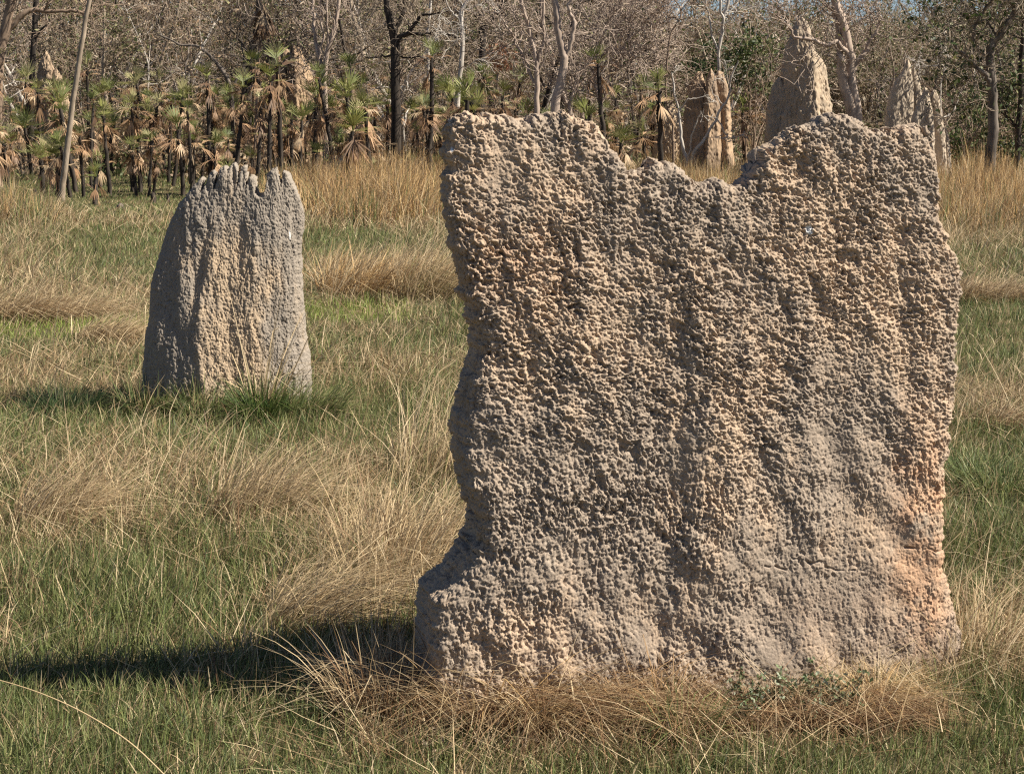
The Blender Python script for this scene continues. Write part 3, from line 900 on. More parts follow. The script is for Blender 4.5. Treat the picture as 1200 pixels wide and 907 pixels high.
limb_tree('bare_sapling', 'pale crooked branchy sapling between the pale earth fins and the leafy right tree', 44,
          [([(1108, 225), (1104, 150), (1102, 120), (1102, 100), (1106, 84), (1104, 76), (1096, 78), (1090, 78)], 2.6, 1.2), ([(1106, 138), (1116, 132), (1122, 122), (1128, 110), (1138, 95)], 2, 1), ([(1106, 84), (1114, 72), (1104, 56), (1100, 48)], 1.6, .9)], 'bark_pale', twigs=4, seed=21, tw_len=.6, cat='sapling')
limb_tree('woodland_tree', 'dark shaded trunk at the right edge rising out of a leafy bush', 42,
          [([(1191, 228), (1192, 190), (1194, 150), (1196, 110), (1197, 60), (1202, 10), (1204, -30)], 7, 5), ([(1194, 150), (1184, 140), (1178, 128)], 3, 1.5)], 'bark_dark', twigs=10, leaves=700, palette=DKGREEN + OLIVE, seed=22)


def bush(name, label, px, py0, py1, rx, Y, n, pal, seed, lsize=.14, stems=7):
    rng = np.random.default_rng(seed)
    O = at(px, HORIZON, Y)
    O[2] = 0
    z0, z1 = at(px, py1, Y)[2], at(px, py0, Y)[2]
    z0 = max(z0, 0)
    r = rx * Y / FPX
    tub, lines = Tubes(), []
    for i in range(stems):
        a = rng.uniform(0, 6.28)
        grow(lines, np.array([rng.normal(0, .08), rng.normal(0, .08), -.05]), unit(np.array([math.cos(a) * .35, math.sin(a) * .35, 1])), .03, z1 * rng.uniform(.6, .9), 2, rng, .05, .2, .009)
    for pts, rad, dep in lines:
        tub.add(pts, rad, 4)
    nc = max(6, n // 90)
    cc = rng.normal(0, .5, (nc, 3)) * [r, r * .8, (z1 - z0) * .5] + [0, 0, (z0 + z1) / 2]
    k = rng.integers(0, nc, n)
    C = cc[k] + rng.normal(0, .17, (n, 3)) * [1.2, 1.2, .8]
    C[:, 2] = np.abs(C[:, 2])
    V, q, c = leaf_quads(C, lsize, rng, jitter_cols(rng, n, pal))
    root = empty(name, O, label, 'bush')
    link('stems', tub.mesh('stems', M['bark_brown']), parent=root)
    link('leaves', mesh_np('leaves', V, q, col=c, mat=M['leaf']), parent=root)


bush('leafy_bush', 'dark green leafy bush left of the tall pointed mound', 882, 34, 112, 34, 50, 1500, DKGREEN + OLIVE, 31)
bush('leafy_bush', 'dark green leafy bush under the white-limbed dead tree', 830, 55, 90, 34, 53, 1000, DKGREEN, 32)
bush('leafy_bush', 'shaded leafy bush filling the right edge behind golden grass', 1186, 80, 215, 34, 46, 2200, DKGREEN + OLIVE, 33)
bush('leafy_bush', 'olive bush low behind the leafy right tree', 1135, 95, 175, 28, 50, 1100, OLIVE + DKGREEN, 34)
bush('leafy_bush', 'small bright green shrub right of the pale earth fins', 1128, 148, 182, 14, 46, 420, [(0.10, 0.16, 0.04), (0.14, 0.2, 0.06)], 35, .1)
bush('dry_bush', 'rust-brown dead-leaved bush between white trunk and slim pinkish trunk', 590, 52, 80, 16, 56, 260, [(0.36, 0.17, 0.09), (0.28, 0.13, 0.07)], 36, .16)


# ================================================================== palms
def fan(V, Q, C, base, d, up, pet, L, nseg, spread, droop, col, rng, wid=0.05, petw=0.012):
    """fan leaf: a petiole and narrow folded fingers; lists of vertex/quads/colours are extended"""
    d = unit(d)
    side = np.cross(d, up)
    side = unit(side) if np.linalg.norm(side) > 1e-3 else np.array([1., 0, 0])
    hub = base + d * pet + np.array([0, 0, -0.1 * pet * droop])
    n0 = len(V)
    V += [base - side * petw, base + side * petw, hub + side * petw * .7, hub - side * petw * .7]
    C += [col * 0.9] * 4
    Q.append((n0, n0 + 1, n0 + 2, n0 + 3))
    for i in range(nseg):
        a = (i / (nseg - 1) - .5) * 2 * spread + rng.normal(0, .04)
        sd = unit(d * math.cos(a) + side * math.sin(a))
        ln = L * (0.72 + 0.28 * math.cos(a)) * rng.uniform(.85, 1.1)
        pn = unit(np.cross(sd, np.cross(d, side)) + rng.normal(0, .15, 3))
        m = hub + sd * ln * .55 + np.array([0, 0, -droop * ln * .08])
        e = hub + sd * ln + np.array([0, 0, -droop * ln * rng.uniform(.2, .55)])
        w = wid * L * rng.uniform(.6, 1.1)
        n0 = len(V)
        V += [hub - pn * w * .35, hub + pn * w * .35, m + pn * w, m - pn * w, e + pn * w * .15, e - pn * w * .15]
        c = col * rng.uniform(.85, 1.15)
        C += [c] * 4 + [c * 1.08] * 2
        Q.append((n0, n0 + 1, n0 + 2, n0 + 3))
        Q.append((n0 + 3, n0 + 2, n0 + 4, n0 + 5))


PALM_GREEN = [(0.185, 0.20, 0.055), (0.13, 0.15, 0.045), (0.24, 0.245, 0.08), (0.085, 0.105, 0.038), (0.31, 0.285, 0.14)]
PALM_DEAD = [(0.48, 0.32, 0.19), (0.42, 0.265, 0.155), (0.33, 0.20, 0.115), (0.55, 0.41, 0.27), (0.22, 0.135, 0.085)]


def palm_meshes(seed, Ht, ngreen, ndead, tr=0.055, L=0.42, bright=1.0):
    rng = np.random.default_rng(seed)
    tub = Tubes()
    lx, ly = rng.normal(0, .06, 2) * Ht
    zs = np.linspace(-.1, Ht, 12)
    f = np.clip(zs / Ht, 0, 1)
    pts = np.stack([lx * f ** 1.6 + rng.normal(0, .008, 12), ly * f ** 1.6 + rng.normal(0, .008, 12), zs], -1)
    rad = tr * (1.25 - .35 * f) * rng.uniform(.9, 1.12, 12)
    tub.add(pts, rad, 8)
    # stubs of old leaf bases
    for _ in range(int(10 * Ht)):
        z = rng.uniform(.3, 1) * Ht
        a = rng.uniform(0, 6.28)
        p = np.array([np.interp(z, zs, pts[:, 0]), np.interp(z, zs, pts[:, 1]), z])
        d = np.array([math.cos(a), math.sin(a), .9])
        tub.add([p, p + d * tr * 1.1, p + d * tr * 1.6], [.02, .016, .008], 4)
    topp = pts[-1]
    outs = []
    for kind, n in (('green', ngreen), ('dead', ndead)):
        V, Q, C = [], [], []
        for i in range(n):
            a = i * 2.4 + rng.uniform(-.3, .3)
            if kind == 'green':
                el = R(rng.uniform(8, 82)) if i % 3 else R(rng.uniform(55, 88))
                col = np.array(PALM_GREEN[rng.integers(0, 5)]) * bright * rng.uniform(.85, 1.15)
                d = np.array([math.cos(a) * math.cos(el), math.sin(a) * math.cos(el), math.sin(el)])
                fan(V, Q, C, topp + [0, 0, -.03], d, np.array([0, 0, 1.]) if el < 1.2 else np.array([math.cos(a + 1.5), math.sin(a + 1.5), 0]), rng.uniform(.12, .34), L * rng.uniform(.75, 1.25), 11, R(rng.uniform(30, 75)), rng.uniform(.1, .8), col, rng, .032)
            else:
                el = R(rng.uniform(-85, 38))
                col = np.array(PALM_DEAD[rng.integers(0, 5)]) * rng.uniform(.8, 1.15)
                d = np.array([math.cos(a) * math.cos(el), math.sin(a) * math.cos(el), math.sin(el)])
                fan(V, Q, C, topp + [0, 0, -.02 - rng.uniform(0, .34)], d, np.array([0, 0, 1.]), rng.uniform(.12, .32), L * rng.uniform(.8, 1.25), 9, R(rng.uniform(20, 55)), rng.uniform(.4, 1.3), col, rng, .042)
        outs.append(mesh_np(kind, np.array(V), np.array(Q), col=np.array(C), mat=M['leaf']) if V else None)
    return tub.mesh('trunk', M['bark_dark']), outs[0], outs[1]


def place_palm(meshes, loc, label, group=None, rot=0., scale=1.):
    root = empty('sand_palm', loc, label, 'palm', group)
    for nm, me in zip(('trunk', 'crown', 'dead_fronds'), meshes):
        if me is not None:
            link(nm, me, parent=root)
    root.rotation_euler.z = rot
    root.scale = (scale,) * 3
    return root


# (crown px, crown py, base py, greens, deads, leaf length, label)
FRONT = [
    (38, 150, 214, 12, 8, .50, 'sand palm with wide half-dead crown left of the leaning pole'),
    (10, 168, 228, 8, 12, .42, 'ragged sand palm at the left edge in tall golden grass'),
    (50, 160, 212, 10, 9, .40, 'sand palm close behind the wide half-dead palm left of the leaning pole'),
    (66, 108, 196, 4, 14, .5, 'brown-crowned palm under the tan far-left mound'),
    (106, 80, 206, 8, 6, .36, 'tallest thin-stemmed palm, its small green crown right of the leaning pole'),
    (112, 208, 241, 7, 2, .30, 'knee-high palm standing alone in green grass right of the leaning pole'),
    (122, 140, 206, 12, 8, .44, 'palm crown over three close dark trunks right of the leaning pole'),
    (131, 150, 207, 9, 7, .40, 'lower palm leaning against the three-trunk palm clump'),
    (42, 222, 236, 5, 3, .26, 'stub of a palm with one pale frond low in grass at left'),
    (178, 120, 196, 13, 7, .44, 'bright green palm above brown thatch, left of the toothed mound'),
    (165, 170, 226, 7, 13, .44, 'palm with a crooked bent trunk left of the toothed mound'),
    (181, 166, 216, 4, 13, .40, 'mostly dead palm beside the crooked palm'),
    (215, 152, 229, 13, 9, .44, 'sturdy dark-trunked palm left of the top of the toothed mound'),
    (226, 164, 224, 9, 8, .38, 'lower green palm touching the sturdy dark-trunked palm'),
    (220, 126, 196, 15, 6, .46, 'large dark green palm crown directly above the sturdy dark-trunked palm'),
    (252, 172, 214, 6, 12, .42, 'brown-skirted palm just above the toothed mound left teeth'),
    (276, 130, 204, 14, 9, .44, 'light green palm below the bleached arching limb'),
    (288, 118, 192, 9, 10, .46, 'palm at the foot of the low-boughed dark tree'),
    (318, 158, 214, 6, 10, .38, 'palm above the gap in the toothed mound top'),
    (335, 122, 196, 12, 9, .46, 'palm in front of the double-peaked brown mound'),
    (341, 158, 214, 5, 12, .40, 'thin crooked palm above the right teeth of the toothed mound'),
    (369, 128, 219, 11, 12, .50, 'palm with long dead fronds right of the double-peaked brown mound'),
    (404, 154, 240, 15, 10, .50, 'nearest bright palm, full green crown, right of the toothed mound'),
    (432, 88, 190, 14, 8, .56, 'big-headed palm left of the stout charcoal-dark tree'),
    (404, 108, 196, 9, 9, .40, 'small yellow-green palm between pale stems and big-headed palm'),
    (430, 164, 221, 3, 16, .56, 'palm nearly all dead fronds right of the nearest bright palm'),
    (454, 124, 206, 9, 13, .52, 'palm with orange hanging skirt at the foot of the charcoal-dark tree'),
    (440, 128, 206, 11, 5, .42, 'green palm tucked left of the orange-skirted palm'),
    (484, 132, 206, 10, 5, .42, 'slim green palm right of the charcoal-dark tree'),
    (500, 114, 208, 14, 7, .46, 'tall green palm on a thick black trunk left of the slab corner'),
    (516, 122, 204, 8, 9, .42, 'palm half hidden by the top left corner of the slab'),
    (502, 62, 188, 9, 7, .40, 'high palm crown on the slim pale white stem line'),
    (538, 128, 206, 10, 4, .36, 'yellow-green palm at the foot of the smooth white trunk'),
    (556, 118, 204, 9, 4, .34, 'palm right of the smooth white trunk behind the slab top'),
    (581, 100, 200, 9, 5, .40, 'spindly palm behind the slab, under the rust-brown bush'),
    (688, 116, 200, 14, 2, .36, 'spiky green palm tuft between pinkish trunk and wiry tree'),
    (727, 168, 218, 16, 5, .46, 'dark green palm rosette peeping over the left step of the notch'),
    (746, 106, 196, 13, 8, .44, 'deep green palm up behind the notch'),
    (771, 128, 206, 10, 8, .40, 'yellow-green palm before the low tan dome'),
    (766, 140, 205, 8, 10, .42, 'brown thatched palm left of the low tan dome'),
    (872, 132, 208, 8, 12, .5, 'palm with weeping tan fronds left of the tall pointed mound'),
]
for i, (px, cpy, bpy_, ng, ndd, L, lab) in enumerate(FRONT):
    g = ground(px, bpy_)
    top = at(px, cpy, g[1])
    Ht = max(0.25, top[2])
    ms = palm_meshes(400 + i, Ht, max(3, int(ng * .75)), ndd + 2, tr=0.05 if Ht < 3 else 0.045, L=L * .92, bright=1.1)
    place_palm(ms, (g[0], g[1], 0), lab)

pv = [palm_meshes(600 + k, [1.3, 1.9, 2.4, 2.7, 2.1, 3.4, 1.6, 2.9, 2.2, .9][k], [8, 6, 9, 7, 5, 8, 10, 6, 7, 9][k], [12, 15, 10, 13, 18, 11, 6, 14, 9, 4][k], .052, [.36, .40, .34, .42, .38, .34, .40, .36, .44, .34][k]) for k in range(10)]
PG = 'crowded small sand palms in the understory'
for i in range(250):
    Y = 40 + 32 * RNG.random() ** 1.2
    if i < 205:
        px = RNG.uniform(-30, 560)
    else:
        px = RNG.uniform(540, 1000)
    if 785 < px < 1000:
        px -= 240
    x = (px - 600) / FPX * Y
    pp = place_palm(pv[int(RNG.integers(0, 10))], (x, Y, 0), 'small half-dead sand palm crowded in the shaded understory behind the front palms', PG, RNG.uniform(0, 6.28), RNG.uniform(.6, 1.12))
    pp.rotation_euler.x = RNG.normal(0, .07)
    pp.rotation_euler.y = RNG.normal(0, .07)

# the dead palm: tall thin stem with a hanging brown skirt
rngd = np.random.default_rng(77)
gp = ground(297, 205)
tub = Tubes()
stem = [at(297, 205, gp[1]), at(299, 170, gp[1]), at(301, 110, gp[1]), at(304, 60, gp[1]), at(307, 20, gp[1]), at(308, 6, gp[1])]
stem = [np.array(p) - [gp[0], gp[1], 0] for p in stem]
tub.add(*smooth_line(stem, [.055, .05, .048, .045, .045, .045], 4), sides=8)
root = empty('dead_palm', (gp[0], gp[1], 0), 'tall dead palm, thin stem topped by a drooping brown skirt', 'palm')
link('trunk', tub.mesh('trunk', M['bark_brown']), parent=root)
V, Q, C = [], [], []
for i in range(26):
    a = i * 2.4
    el = R(rngd.uniform(-82, -50))
    d = np.array([math.cos(a) * math.cos(el), math.sin(a) * math.cos(el), math.sin(el)])
    fan(V, Q, C, stem[-1] + np.array([0, 0, rngd.uniform(-.25, .1)]), d, np.array([0, 0, 1.]), rngd.uniform(.1, .3), .62, 9, R(24), .6, np.array(PALM_DEAD[rngd.integers(1, 5)]) * .62, rngd, .05)
link('dead_fronds', mesh_np('dead_fronds', np.array(V), np.array(Q), col=np.array(C), mat=M['leaf']), parent=root)

# burnt stubs standing in the grass left of the toothed mound
for i, (px, py, w, h, lab) in enumerate([(180, 238, 7, 13, 'squat charred stub with a rounded top left of the toothed mound'), (197, 237, 4, 10, 'narrow charred stub nearest the toothed mound'), (141, 246, 10, 8, 'low rounded grey-brown stub in green grass')]):
    g = ground(px, py)
    s = g[1] / FPX
    rr = np.random.default_rng(i)
    tub = Tubes()
    zs = np.linspace(-.05, h * s, 7)
    tub.add([(rr.normal(0, .01), rr.normal(0, .01), z) for z in zs], [w * s * .5 * k for k in (1.1, 1.05, 1, .92, .85, .6, .08)], 9)
    link('burnt_stub', tub.mesh('burnt_stub', M['bark_dark' if i < 2 else 'bark_half']), loc=(g[0], g[1], 0), label=lab, category='stump')


# ================================================================== far wood and undergrowth: masses no one could count
def far_wood():
    rng = np.random.default_rng(12)
    parts = []
    # fine branches
    n = 60000
    Y = rng.uniform(85, 150, n)
    x = rng.uniform(-.40, .40, n) * Y
    pxx = 600 + x / Y * FPX
    hmax = np.where(pxx > 760, 6.6, 13.5) + noise(np.stack([x * .12, Y * .05, 0 * x], -1), 5) * 3.0
    z = rng.random(n) ** 0.85 * np.maximum(hmax, 4)
    d = rng.normal(0, 1, (n, 3)) * [.8, .5, 1.0]
    d /= np.linalg.norm(d, axis=1, keepdims=True)
    L = rng.uniform(.6, 3.2, n)[:, None]
    w = rng.uniform(.02, .05, n)[:, None]
    s = np.cross(d, rng.normal(0, 1, (n, 3)))
    s /= np.linalg.norm(s, axis=1, keepdims=True)
    P = np.stack([x, Y, z], -1)
    V = np.stack([P - s * w, P + s * w, P + d * L + s * w * .6, P + d * L - s * w * .6], 1).reshape(-1, 3)
    c = np.repeat(jitter_cols(rng, n, [(.25, .18, .125), (.35, .265, .19), (.13, .095, .068), (.50, .41, .32)]), 4, 0)
    parts.append((V, c))
    # leaves, gathered in crowns and sprays
    nc, per = 1300, 75
    Yc = rng.uniform(82, 150, nc)
    xc = rng.uniform(-.40, .40, nc) * Yc
    pxx = 600 + xc / Yc * FPX
    hmax = np.where(pxx > 760, 6.6, 13.5) + noise(np.stack([xc * .12, Yc * .05, 0 * xc], -1), 5) * 3.0
    zc = rng.random(nc) * np.maximum(hmax, 4)
    fam = rng.random(nc) + noise(np.stack([xc * .1, zc * .2, Yc * .05], -1), 8)
    cc = np.where((fam > .38)[:, None], jitter_cols(rng, nc, OLIVE + OLIVE + DKGREEN[2:3]), jitter_cols(rng, nc, DRYLEAF + FAWN))
    rad = rng.uniform(.35, 1.3, nc)
    n = nc * per
    k = np.repeat(np.arange(nc), per)
    C = np.stack([xc, Yc, zc], -1)[k] + rng.normal(0, .55, (n, 3)) * rad[k][:, None]
    V, qd, _ = leaf_quads(C, .30, rng, np.zeros((n, 3)), .6)
    parts.append((V, np.repeat(cc[k] * rng.uniform(.7, 1.3, (n, 1)), 4, 0)))
    # stems
    n = 1500
    Y = rng.uniform(84, 150, n)
    x = rng.uniform(-.40, .40, n) * Y
    h = np.where(600 + x / Y * FPX > 760, 6.5, 12) * rng.uniform(.5, 1, n)
    r = rng.uniform(.03, .09, n)
    lean = rng.normal(0, .08, n) * h
    cst = jitter_cols(rng, n, [(.12, .10, .085), (.30, .26, .22), (.2, .165, .135), (.42, .38, .34), (.05, .045, .04)])
    for k in range(2):
        a = k * np.pi / 2 + .4
        ox, oy = np.cos(a) * r, np.sin(a) * r
        z0 = np.zeros(n)
        V = np.stack([np.stack([x - ox, Y - oy, z0], -1), np.stack([x + ox, Y + oy, z0], -1),
                      np.stack([x + ox * .5 + lean, Y + oy * .5, h], -1), np.stack([x - ox * .5 + lean, Y - oy * .5, h], -1)], 1).reshape(-1, 3)
        parts.append((V, np.repeat(cst, 4, 0)))
    V = np.concatenate([p[0] for p in parts])
    c = np.concatenate([p[1] for p in parts])
    link('distant_woodland', mesh_np('distant_woodland', V, np.arange(len(V)).reshape(-1, 4), col=c, mat=M['leaf']), kind='stuff')

    # undergrowth between the trees
    n = 70000
    Y = 50 + 50 * rng.random(n) ** 1.2
    x = rng.uniform(-.38, .38, n) * Y
    base = noise(np.stack([x * .45, Y * .45, 0 * x], -1), 15)
    hm = np.clip(.5 + 1.6 * base + .018 * (Y - 50), .12, 2.6)
    z = rng.random(n) ** 1.2 * hm
    V, qd, _ = leaf_quads(np.stack([x, Y, z], -1), .2, rng, np.zeros((n, 3)), .4)
    kind = noise(np.stack([x * .3, Y * .3, 0 * x + 7], -1), 16)
    pal = np.where((kind > .15)[:, None], jitter_cols(rng, n, OLIVE + DKGREEN), jitter_cols(rng, n, DRYLEAF + FAWN + [(.42, .30, .19)]))
    link('dry_undergrowth', mesh_np('dry_undergrowth', V, qd, col=np.repeat(pal, 4, 0), mat=M['leaf']), kind='stuff')


far_wood()


# ================================================================== grass
def blade_mesh(root, h, w, az, lean, curve, col, face=None, rng=None, K=4, kink=None):
    """ribbons: root (N,3), h length, w half width, az heading of the lean, lean 0..1, curve droop"""
    N = len(root)
    t = np.linspace(0, 1, K)
    H = np.stack([np.cos(az), np.sin(az), np.zeros(N)], -1)
    if face is None:
        face = rng.uniform(0, 2 * np.pi, N)
    S = np.stack([np.cos(face), np.sin(face), np.zeros(N)], -1)
    V = np.empty((N, K, 2, 3), F32)
    for i, tt in enumerate(t):
        hor = h * (lean * tt + curve * tt * tt)
        ver = h * (np.sqrt(np.clip(1 - lean ** 2, 0.05, 1)) * tt - (0.55 * curve) * tt ** 2.2)
        if kink is not None:
            over = h * np.clip(tt - kink[0], 0, 1)
            hor = hor + over * kink[1]
            ver = ver - over * np.abs(kink[1]) * .95
        p = root + H * hor[:, None] + np.array([0, 0, 1.0]) * ver[:, None]
        ww = (w * (1 - tt) ** 0.6 * (1 - .15 * (tt == 0)) + w * .12)[:, None]
        V[:, i, 0] = p - S * ww
        V[:, i, 1] = p + S * ww
    b = (np.arange(N) * K * 2)[:, None]
    q = np.concatenate([np.stack([b[:, 0] + i * 2, b[:, 0] + i * 2 + 1, b[:, 0] + i * 2 + 3, b[:, 0] + i * 2 + 2], -1) for i in range(K - 1)])
    return V.reshape(-1, 3), q, np.repeat(col, K * 2, 0)


GREENS = [(0.165, 0.195, 0.066), (0.122, 0.155, 0.054), (0.205, 0.228, 0.085), (0.25, 0.245, 0.11), (0.10, 0.135, 0.055)]
STRAWS = [(0.56, 0.43, 0.26), (0.44, 0.33, 0.19), (0.64, 0.51, 0.33), (0.33, 0.235, 0.135), (0.48, 0.365, 0.225)]
GOLDS = [(0.64, 0.43, 0.205), (0.53, 0.35, 0.16), (0.72, 0.51, 0.26), (0.43, 0.27, 0.125)]
BROWNS = [(0.21, 0.122, 0.066), (0.27, 0.165, 0.09), (0.145, 0.085, 0.05), (0.36, 0.235, 0.13)]

# patches by where their roots stand (photo px, py, rx, ry): change of dryness, change of height
PATCH = [
    (150, 228, 210, 26, -.4, -.35), (60, 1000, 460, 150, -.3, -.16), (1000, 1000, 400, 90, -.25, -.15), (170, 800, 250, 50, -.2, -.06),
    (440, 250, 120, 20, .9, 1.3), (470, 225, 110, 18, .8, 1.3), (330, 240, 60, 10, .4, .7), (1150, 250, 90, 36, .9, 1.2), (1150, 215, 120, 18, .9, 1.2), (800, 240, 110, 50, .9, 1.2),
    (25, 255, 70, 34, .45, .9), (170, 262, 60, 8, .35, .2), (20, 325, 70, 20, .4, .3), (120, 232, 90, 12, -.6, -.3), (130, 300, 90, 30, -.45, -.1), (400, 290, 60, 14, -.5, -.15), (70, 350, 70, 14, .45, .15), (150, 345, 30, 16, .35, .1),
    (60, 395, 110, 10, -.95, -.35), (400, 375, 60, 10, -.9, -.2), (400, 285, 50, 12, -.6, 0), (440, 318, 80, 14, .5, .3),
    (60, 440, 120, 22, .25, -.15), (450, 440, 80, 24, .4, .1), (470, 410, 60, 12, -.3, .1), (300, 500, 190, 24, -.5, .1), (90, 480, 70, 12, -.4, .1),
    (100, 600, 120, 40, .3, .2), (330, 600, 100, 40, .25, .2), (470, 640, 70, 70, .5, .25), (380, 700, 80, 24, .3, .3),
    (100, 700, 180, 50, -.35, .15), (250, 735, 120, 26, -.15, .1), (120, 860, 240, 50, -.4, 0), (440, 830, 50, 40, .5, .1), (640, 850, 200, 36, .6, -.05), (1010, 862, 120, 50, -.1, -.22), (1150, 870, 70, 60, -.45, 0), (500, 960, 500, 40, -.25, -.1),
    (900, 850, 160, 40, .35, -.2), (1060, 860, 80, 40, .1, -.05), (520, 905, 200, 25, -.1, 0), (900, 915, 250, 20, -.2, 0),
    (1160, 345, 60, 12, .3, .1), (1160, 400, 70, 40, -.6, -.12), (1160, 470, 60, 16, .5, 0), (1160, 560, 60, 40, -.4, 0), (1160, 660, 70, 60, -.4, .2), (1170, 760, 70, 50, .45, .2),
]


def dryness(x, y):
    P = np.stack([x, y, 0 * x], -1)
    n = noise(P * .9, 61) * .30 + noise(P * 2.7, 62) * .45 + noise(P * 7, 65) * .35 + noise(P * .25, 63) * .2
    px, py = project(np.stack([x, y, 0 * x], -1))
    d = .27 + n
    hh = 0.42 + noise(P * 1.3 + 5, 64) * .35
    for cx, cy, rx, ry, dd, dh in PATCH:
        g = np.exp(-((px - cx) / rx) ** 2 - ((py - cy) / ry) ** 2)
        d = d + dd * g
        hh = hh + dh * g
    return d, np.clip(hh, .12, 2.2), px, py


def scatter(Y0, Y1, dens, rng, half=.345):
    area = half * (Y1 ** 2 - Y0 ** 2)
    n = int(area * dens)
    y = np.sqrt(rng.uniform(Y0 ** 2, Y1 ** 2, n))
    x = rng.uniform(-half, half, n) * y
    return x, y


def in_mounds(x, y):
    """roots under the two near mounds are left out"""
    k = np.zeros(len(x), bool)
    lx = (x - BIG.O[0]) * math.cos(BIG.th) + (y - BIG.O[1]) * math.sin(BIG.th)
    ly = -(x - BIG.O[0]) * math.sin(BIG.th) + (y - BIG.O[1]) * math.cos(BIG.th)
    k |= (lx > -1.12) & (lx < 1.18) & (np.abs(ly) < .33)
    g = ground(262, 472)
    k |= (np.abs(x - g[0]) < .62) & (np.abs(y - g[1]) < .22)
    return k


def grass_field():
    rng = np.random.default_rng(3)
    Vs, Qs, Cs, off = [], [], [], 0
    for Y0, Y1, dens, K, pxw in [(4.9, 6.5, 8500, 4, .0026), (6.5, 9, 5400, 4, .0029), (9, 14, 2600, 4, .0034), (14, 20, 1200, 3, .0046), (20, 30, 560, 3, .006), (30, 42, 430, 3, .0085), (42, 56, 170, 3, .012)]:
        x, y = scatter(Y0, Y1, dens, rng)
        # clumping
        c = noise(np.stack([x * 5, y * 5, 0 * x], -1), 71) + .6 * noise(np.stack([x * 14, y * 14, 0 * x], -1), 72)
        bare = noise(np.stack([x * .8, y * .8, 0 * x + 3], -1), 73)
        keep = (rng.random(len(x)) < np.clip(.72 + .8 * c, .1, 1)) & ~in_mounds(x, y) & ~((bare > np.where(y < 7.5, .6, .42)) & (rng.random(len(x)) < .6))
        x, y = x[keep], y[keep]
        d, hh, px, py = dryness(x, y)
        thin = (np.exp(-((px - 760) / 370) ** 4 - ((py - 860) / 38) ** 2) * .75 > rng.random(len(x)))
        x, y, d, hh, px, py = [a[~thin] for a in (x, y, d, hh, px, py)]
        # hide what the big mound covers
        hid = (px > 590) & (px < 1040) & (y > 8.4) & (py > 285)
        x, y, d, hh, px, py = [a[~hid] for a in (x, y, d, hh, px, py)]
        N = len(x)
        dry = rng.random(N) < np.clip(d, .13, .93)
        col = np.where(dry[:, None], jitter_cols(rng, N, STRAWS, .14), jitter_cols(rng, N, GREENS, .2))
        tall = np.clip(hh - .9, 0, 1)
        gold = dry & (rng.random(N) < np.clip(tall * 1.5, 0, .72))
        col = np.where(gold[:, None], jitter_cols(rng, N, GOLDS, .14), col)
        front = np.exp(-((px - 760) / 380) ** 4 - ((py - 865) / 50) ** 2) * np.clip(.8 + 1.4 * noise(np.stack([x * 2.6, y * 2.6, 0 * x + 9], -1), 66), .1, 1.2)
        brown = dry & (rng.random(N) < .22 + .42 * front)
        col = np.where(brown[:, None], jitter_cols(rng, N, BROWNS, .2), col)
        lime = (~dry) & (((np.abs(px - 60) < 130) & (np.abs(py - 390) < 12)) | ((np.abs(px - 410) < 70) & (np.abs(py - 370) < 12)))
        col = np.where(lime[:, None], jitter_cols(rng, N, [(.27, .32, .08), (.21, .27, .065)], .12), col)
        h = (.06 + .32 * hh * rng.random(N) ** .9) * np.where(dry, 1.15, .95)
        h = np.where((hh > 1.1) & (y > 17), .30 + .55 * hh * rng.uniform(.35, 1, N) * np.clip(.85 + .9 * noise(np.stack([x * 1.1, y * .6, 0 * x], -1), 78), .4, 1.25), h)
        lean = np.clip(np.abs(rng.normal(0, .28, N)) + np.where(dry, .12, 0), 0, .85)
        lean = np.where((hh > 1.1) & (y > 17), lean * .45, lean)
        wind = noise(np.stack([x * .6, y * .6, 0 * x], -1), 74) * 1.4 + .3
        az = np.where(rng.random(N) < .38, wind + rng.normal(0, .8, N), rng.uniform(0, 6.283, N))
        curve = np.clip(rng.normal(.22, .2, N), -.05, .75)
        w = np.full(N, pxw) * rng.uniform(.55, 1.15, N)
        root = np.stack([x, y, gz(x, y) - .01], -1)
        V, q, cc = blade_mesh(root, h, w, az, lean, curve, col, rng=rng, K=K)
        Vs.append(V); Qs.append(q + off); Cs.append(cc)
        off += len(V)
        # litter: old stalks lying flat
        m = int(N * .16)
        i = rng.integers(0, N, m)
        i = i[d[i] > .25]
        m = len(i)
        r2 = root[i] + np.stack([rng.normal(0, .1, m), rng.normal(0, .1, m), rng.uniform(.0, .10, m)], -1)
        V, q, cc = blade_mesh(r2, rng.uniform(.12, .4, m), np.full(m, pxw * .8), rng.uniform(0, 6.28, m), rng.uniform(.8, .97, m), rng.uniform(-.1, .25, m),
                              jitter_cols(rng, m, STRAWS + BROWNS[:2], .15), rng=rng, K=3)
        Vs.append(V); Qs.append(q + off); Cs.append(cc)
        off += len(V)
        # long loose stalks arching over the rest
        m = int(N * (.014 if Y1 < 9 else .028 if Y1 < 15 else .05))
        i = rng.integers(0, N, m)
        i = i[(d[i] > .28) & ((front[i] < .35) | (rng.random(m) < .15))]
        m = len(i)
        V, q, cc = blade_mesh(root[i], rng.uniform(.35, .8, m) * np.where(Y1 < 7, .8, 1), np.full(m, pxw * .75), .35 + rng.normal(0, .75, m), rng.uniform(.1, .65, m), rng.uniform(.1, .6, m),
                              jitter_cols(rng, m, STRAWS, .12), rng=rng, K=7, kink=(rng.uniform(.35, .8, m), np.where(rng.random(m) < .55, rng.uniform(.5, 1.3, m), 0)))
        Vs.append(V); Qs.append(q + off); Cs.append(cc)
        off += len(V)
    link('field_grass', mesh_np('field_grass', np.concatenate(Vs), np.concatenate(Qs), col=np.concatenate(Cs), mat=M['grass']), kind='stuff')
    print('grass verts', off)


grass_field()


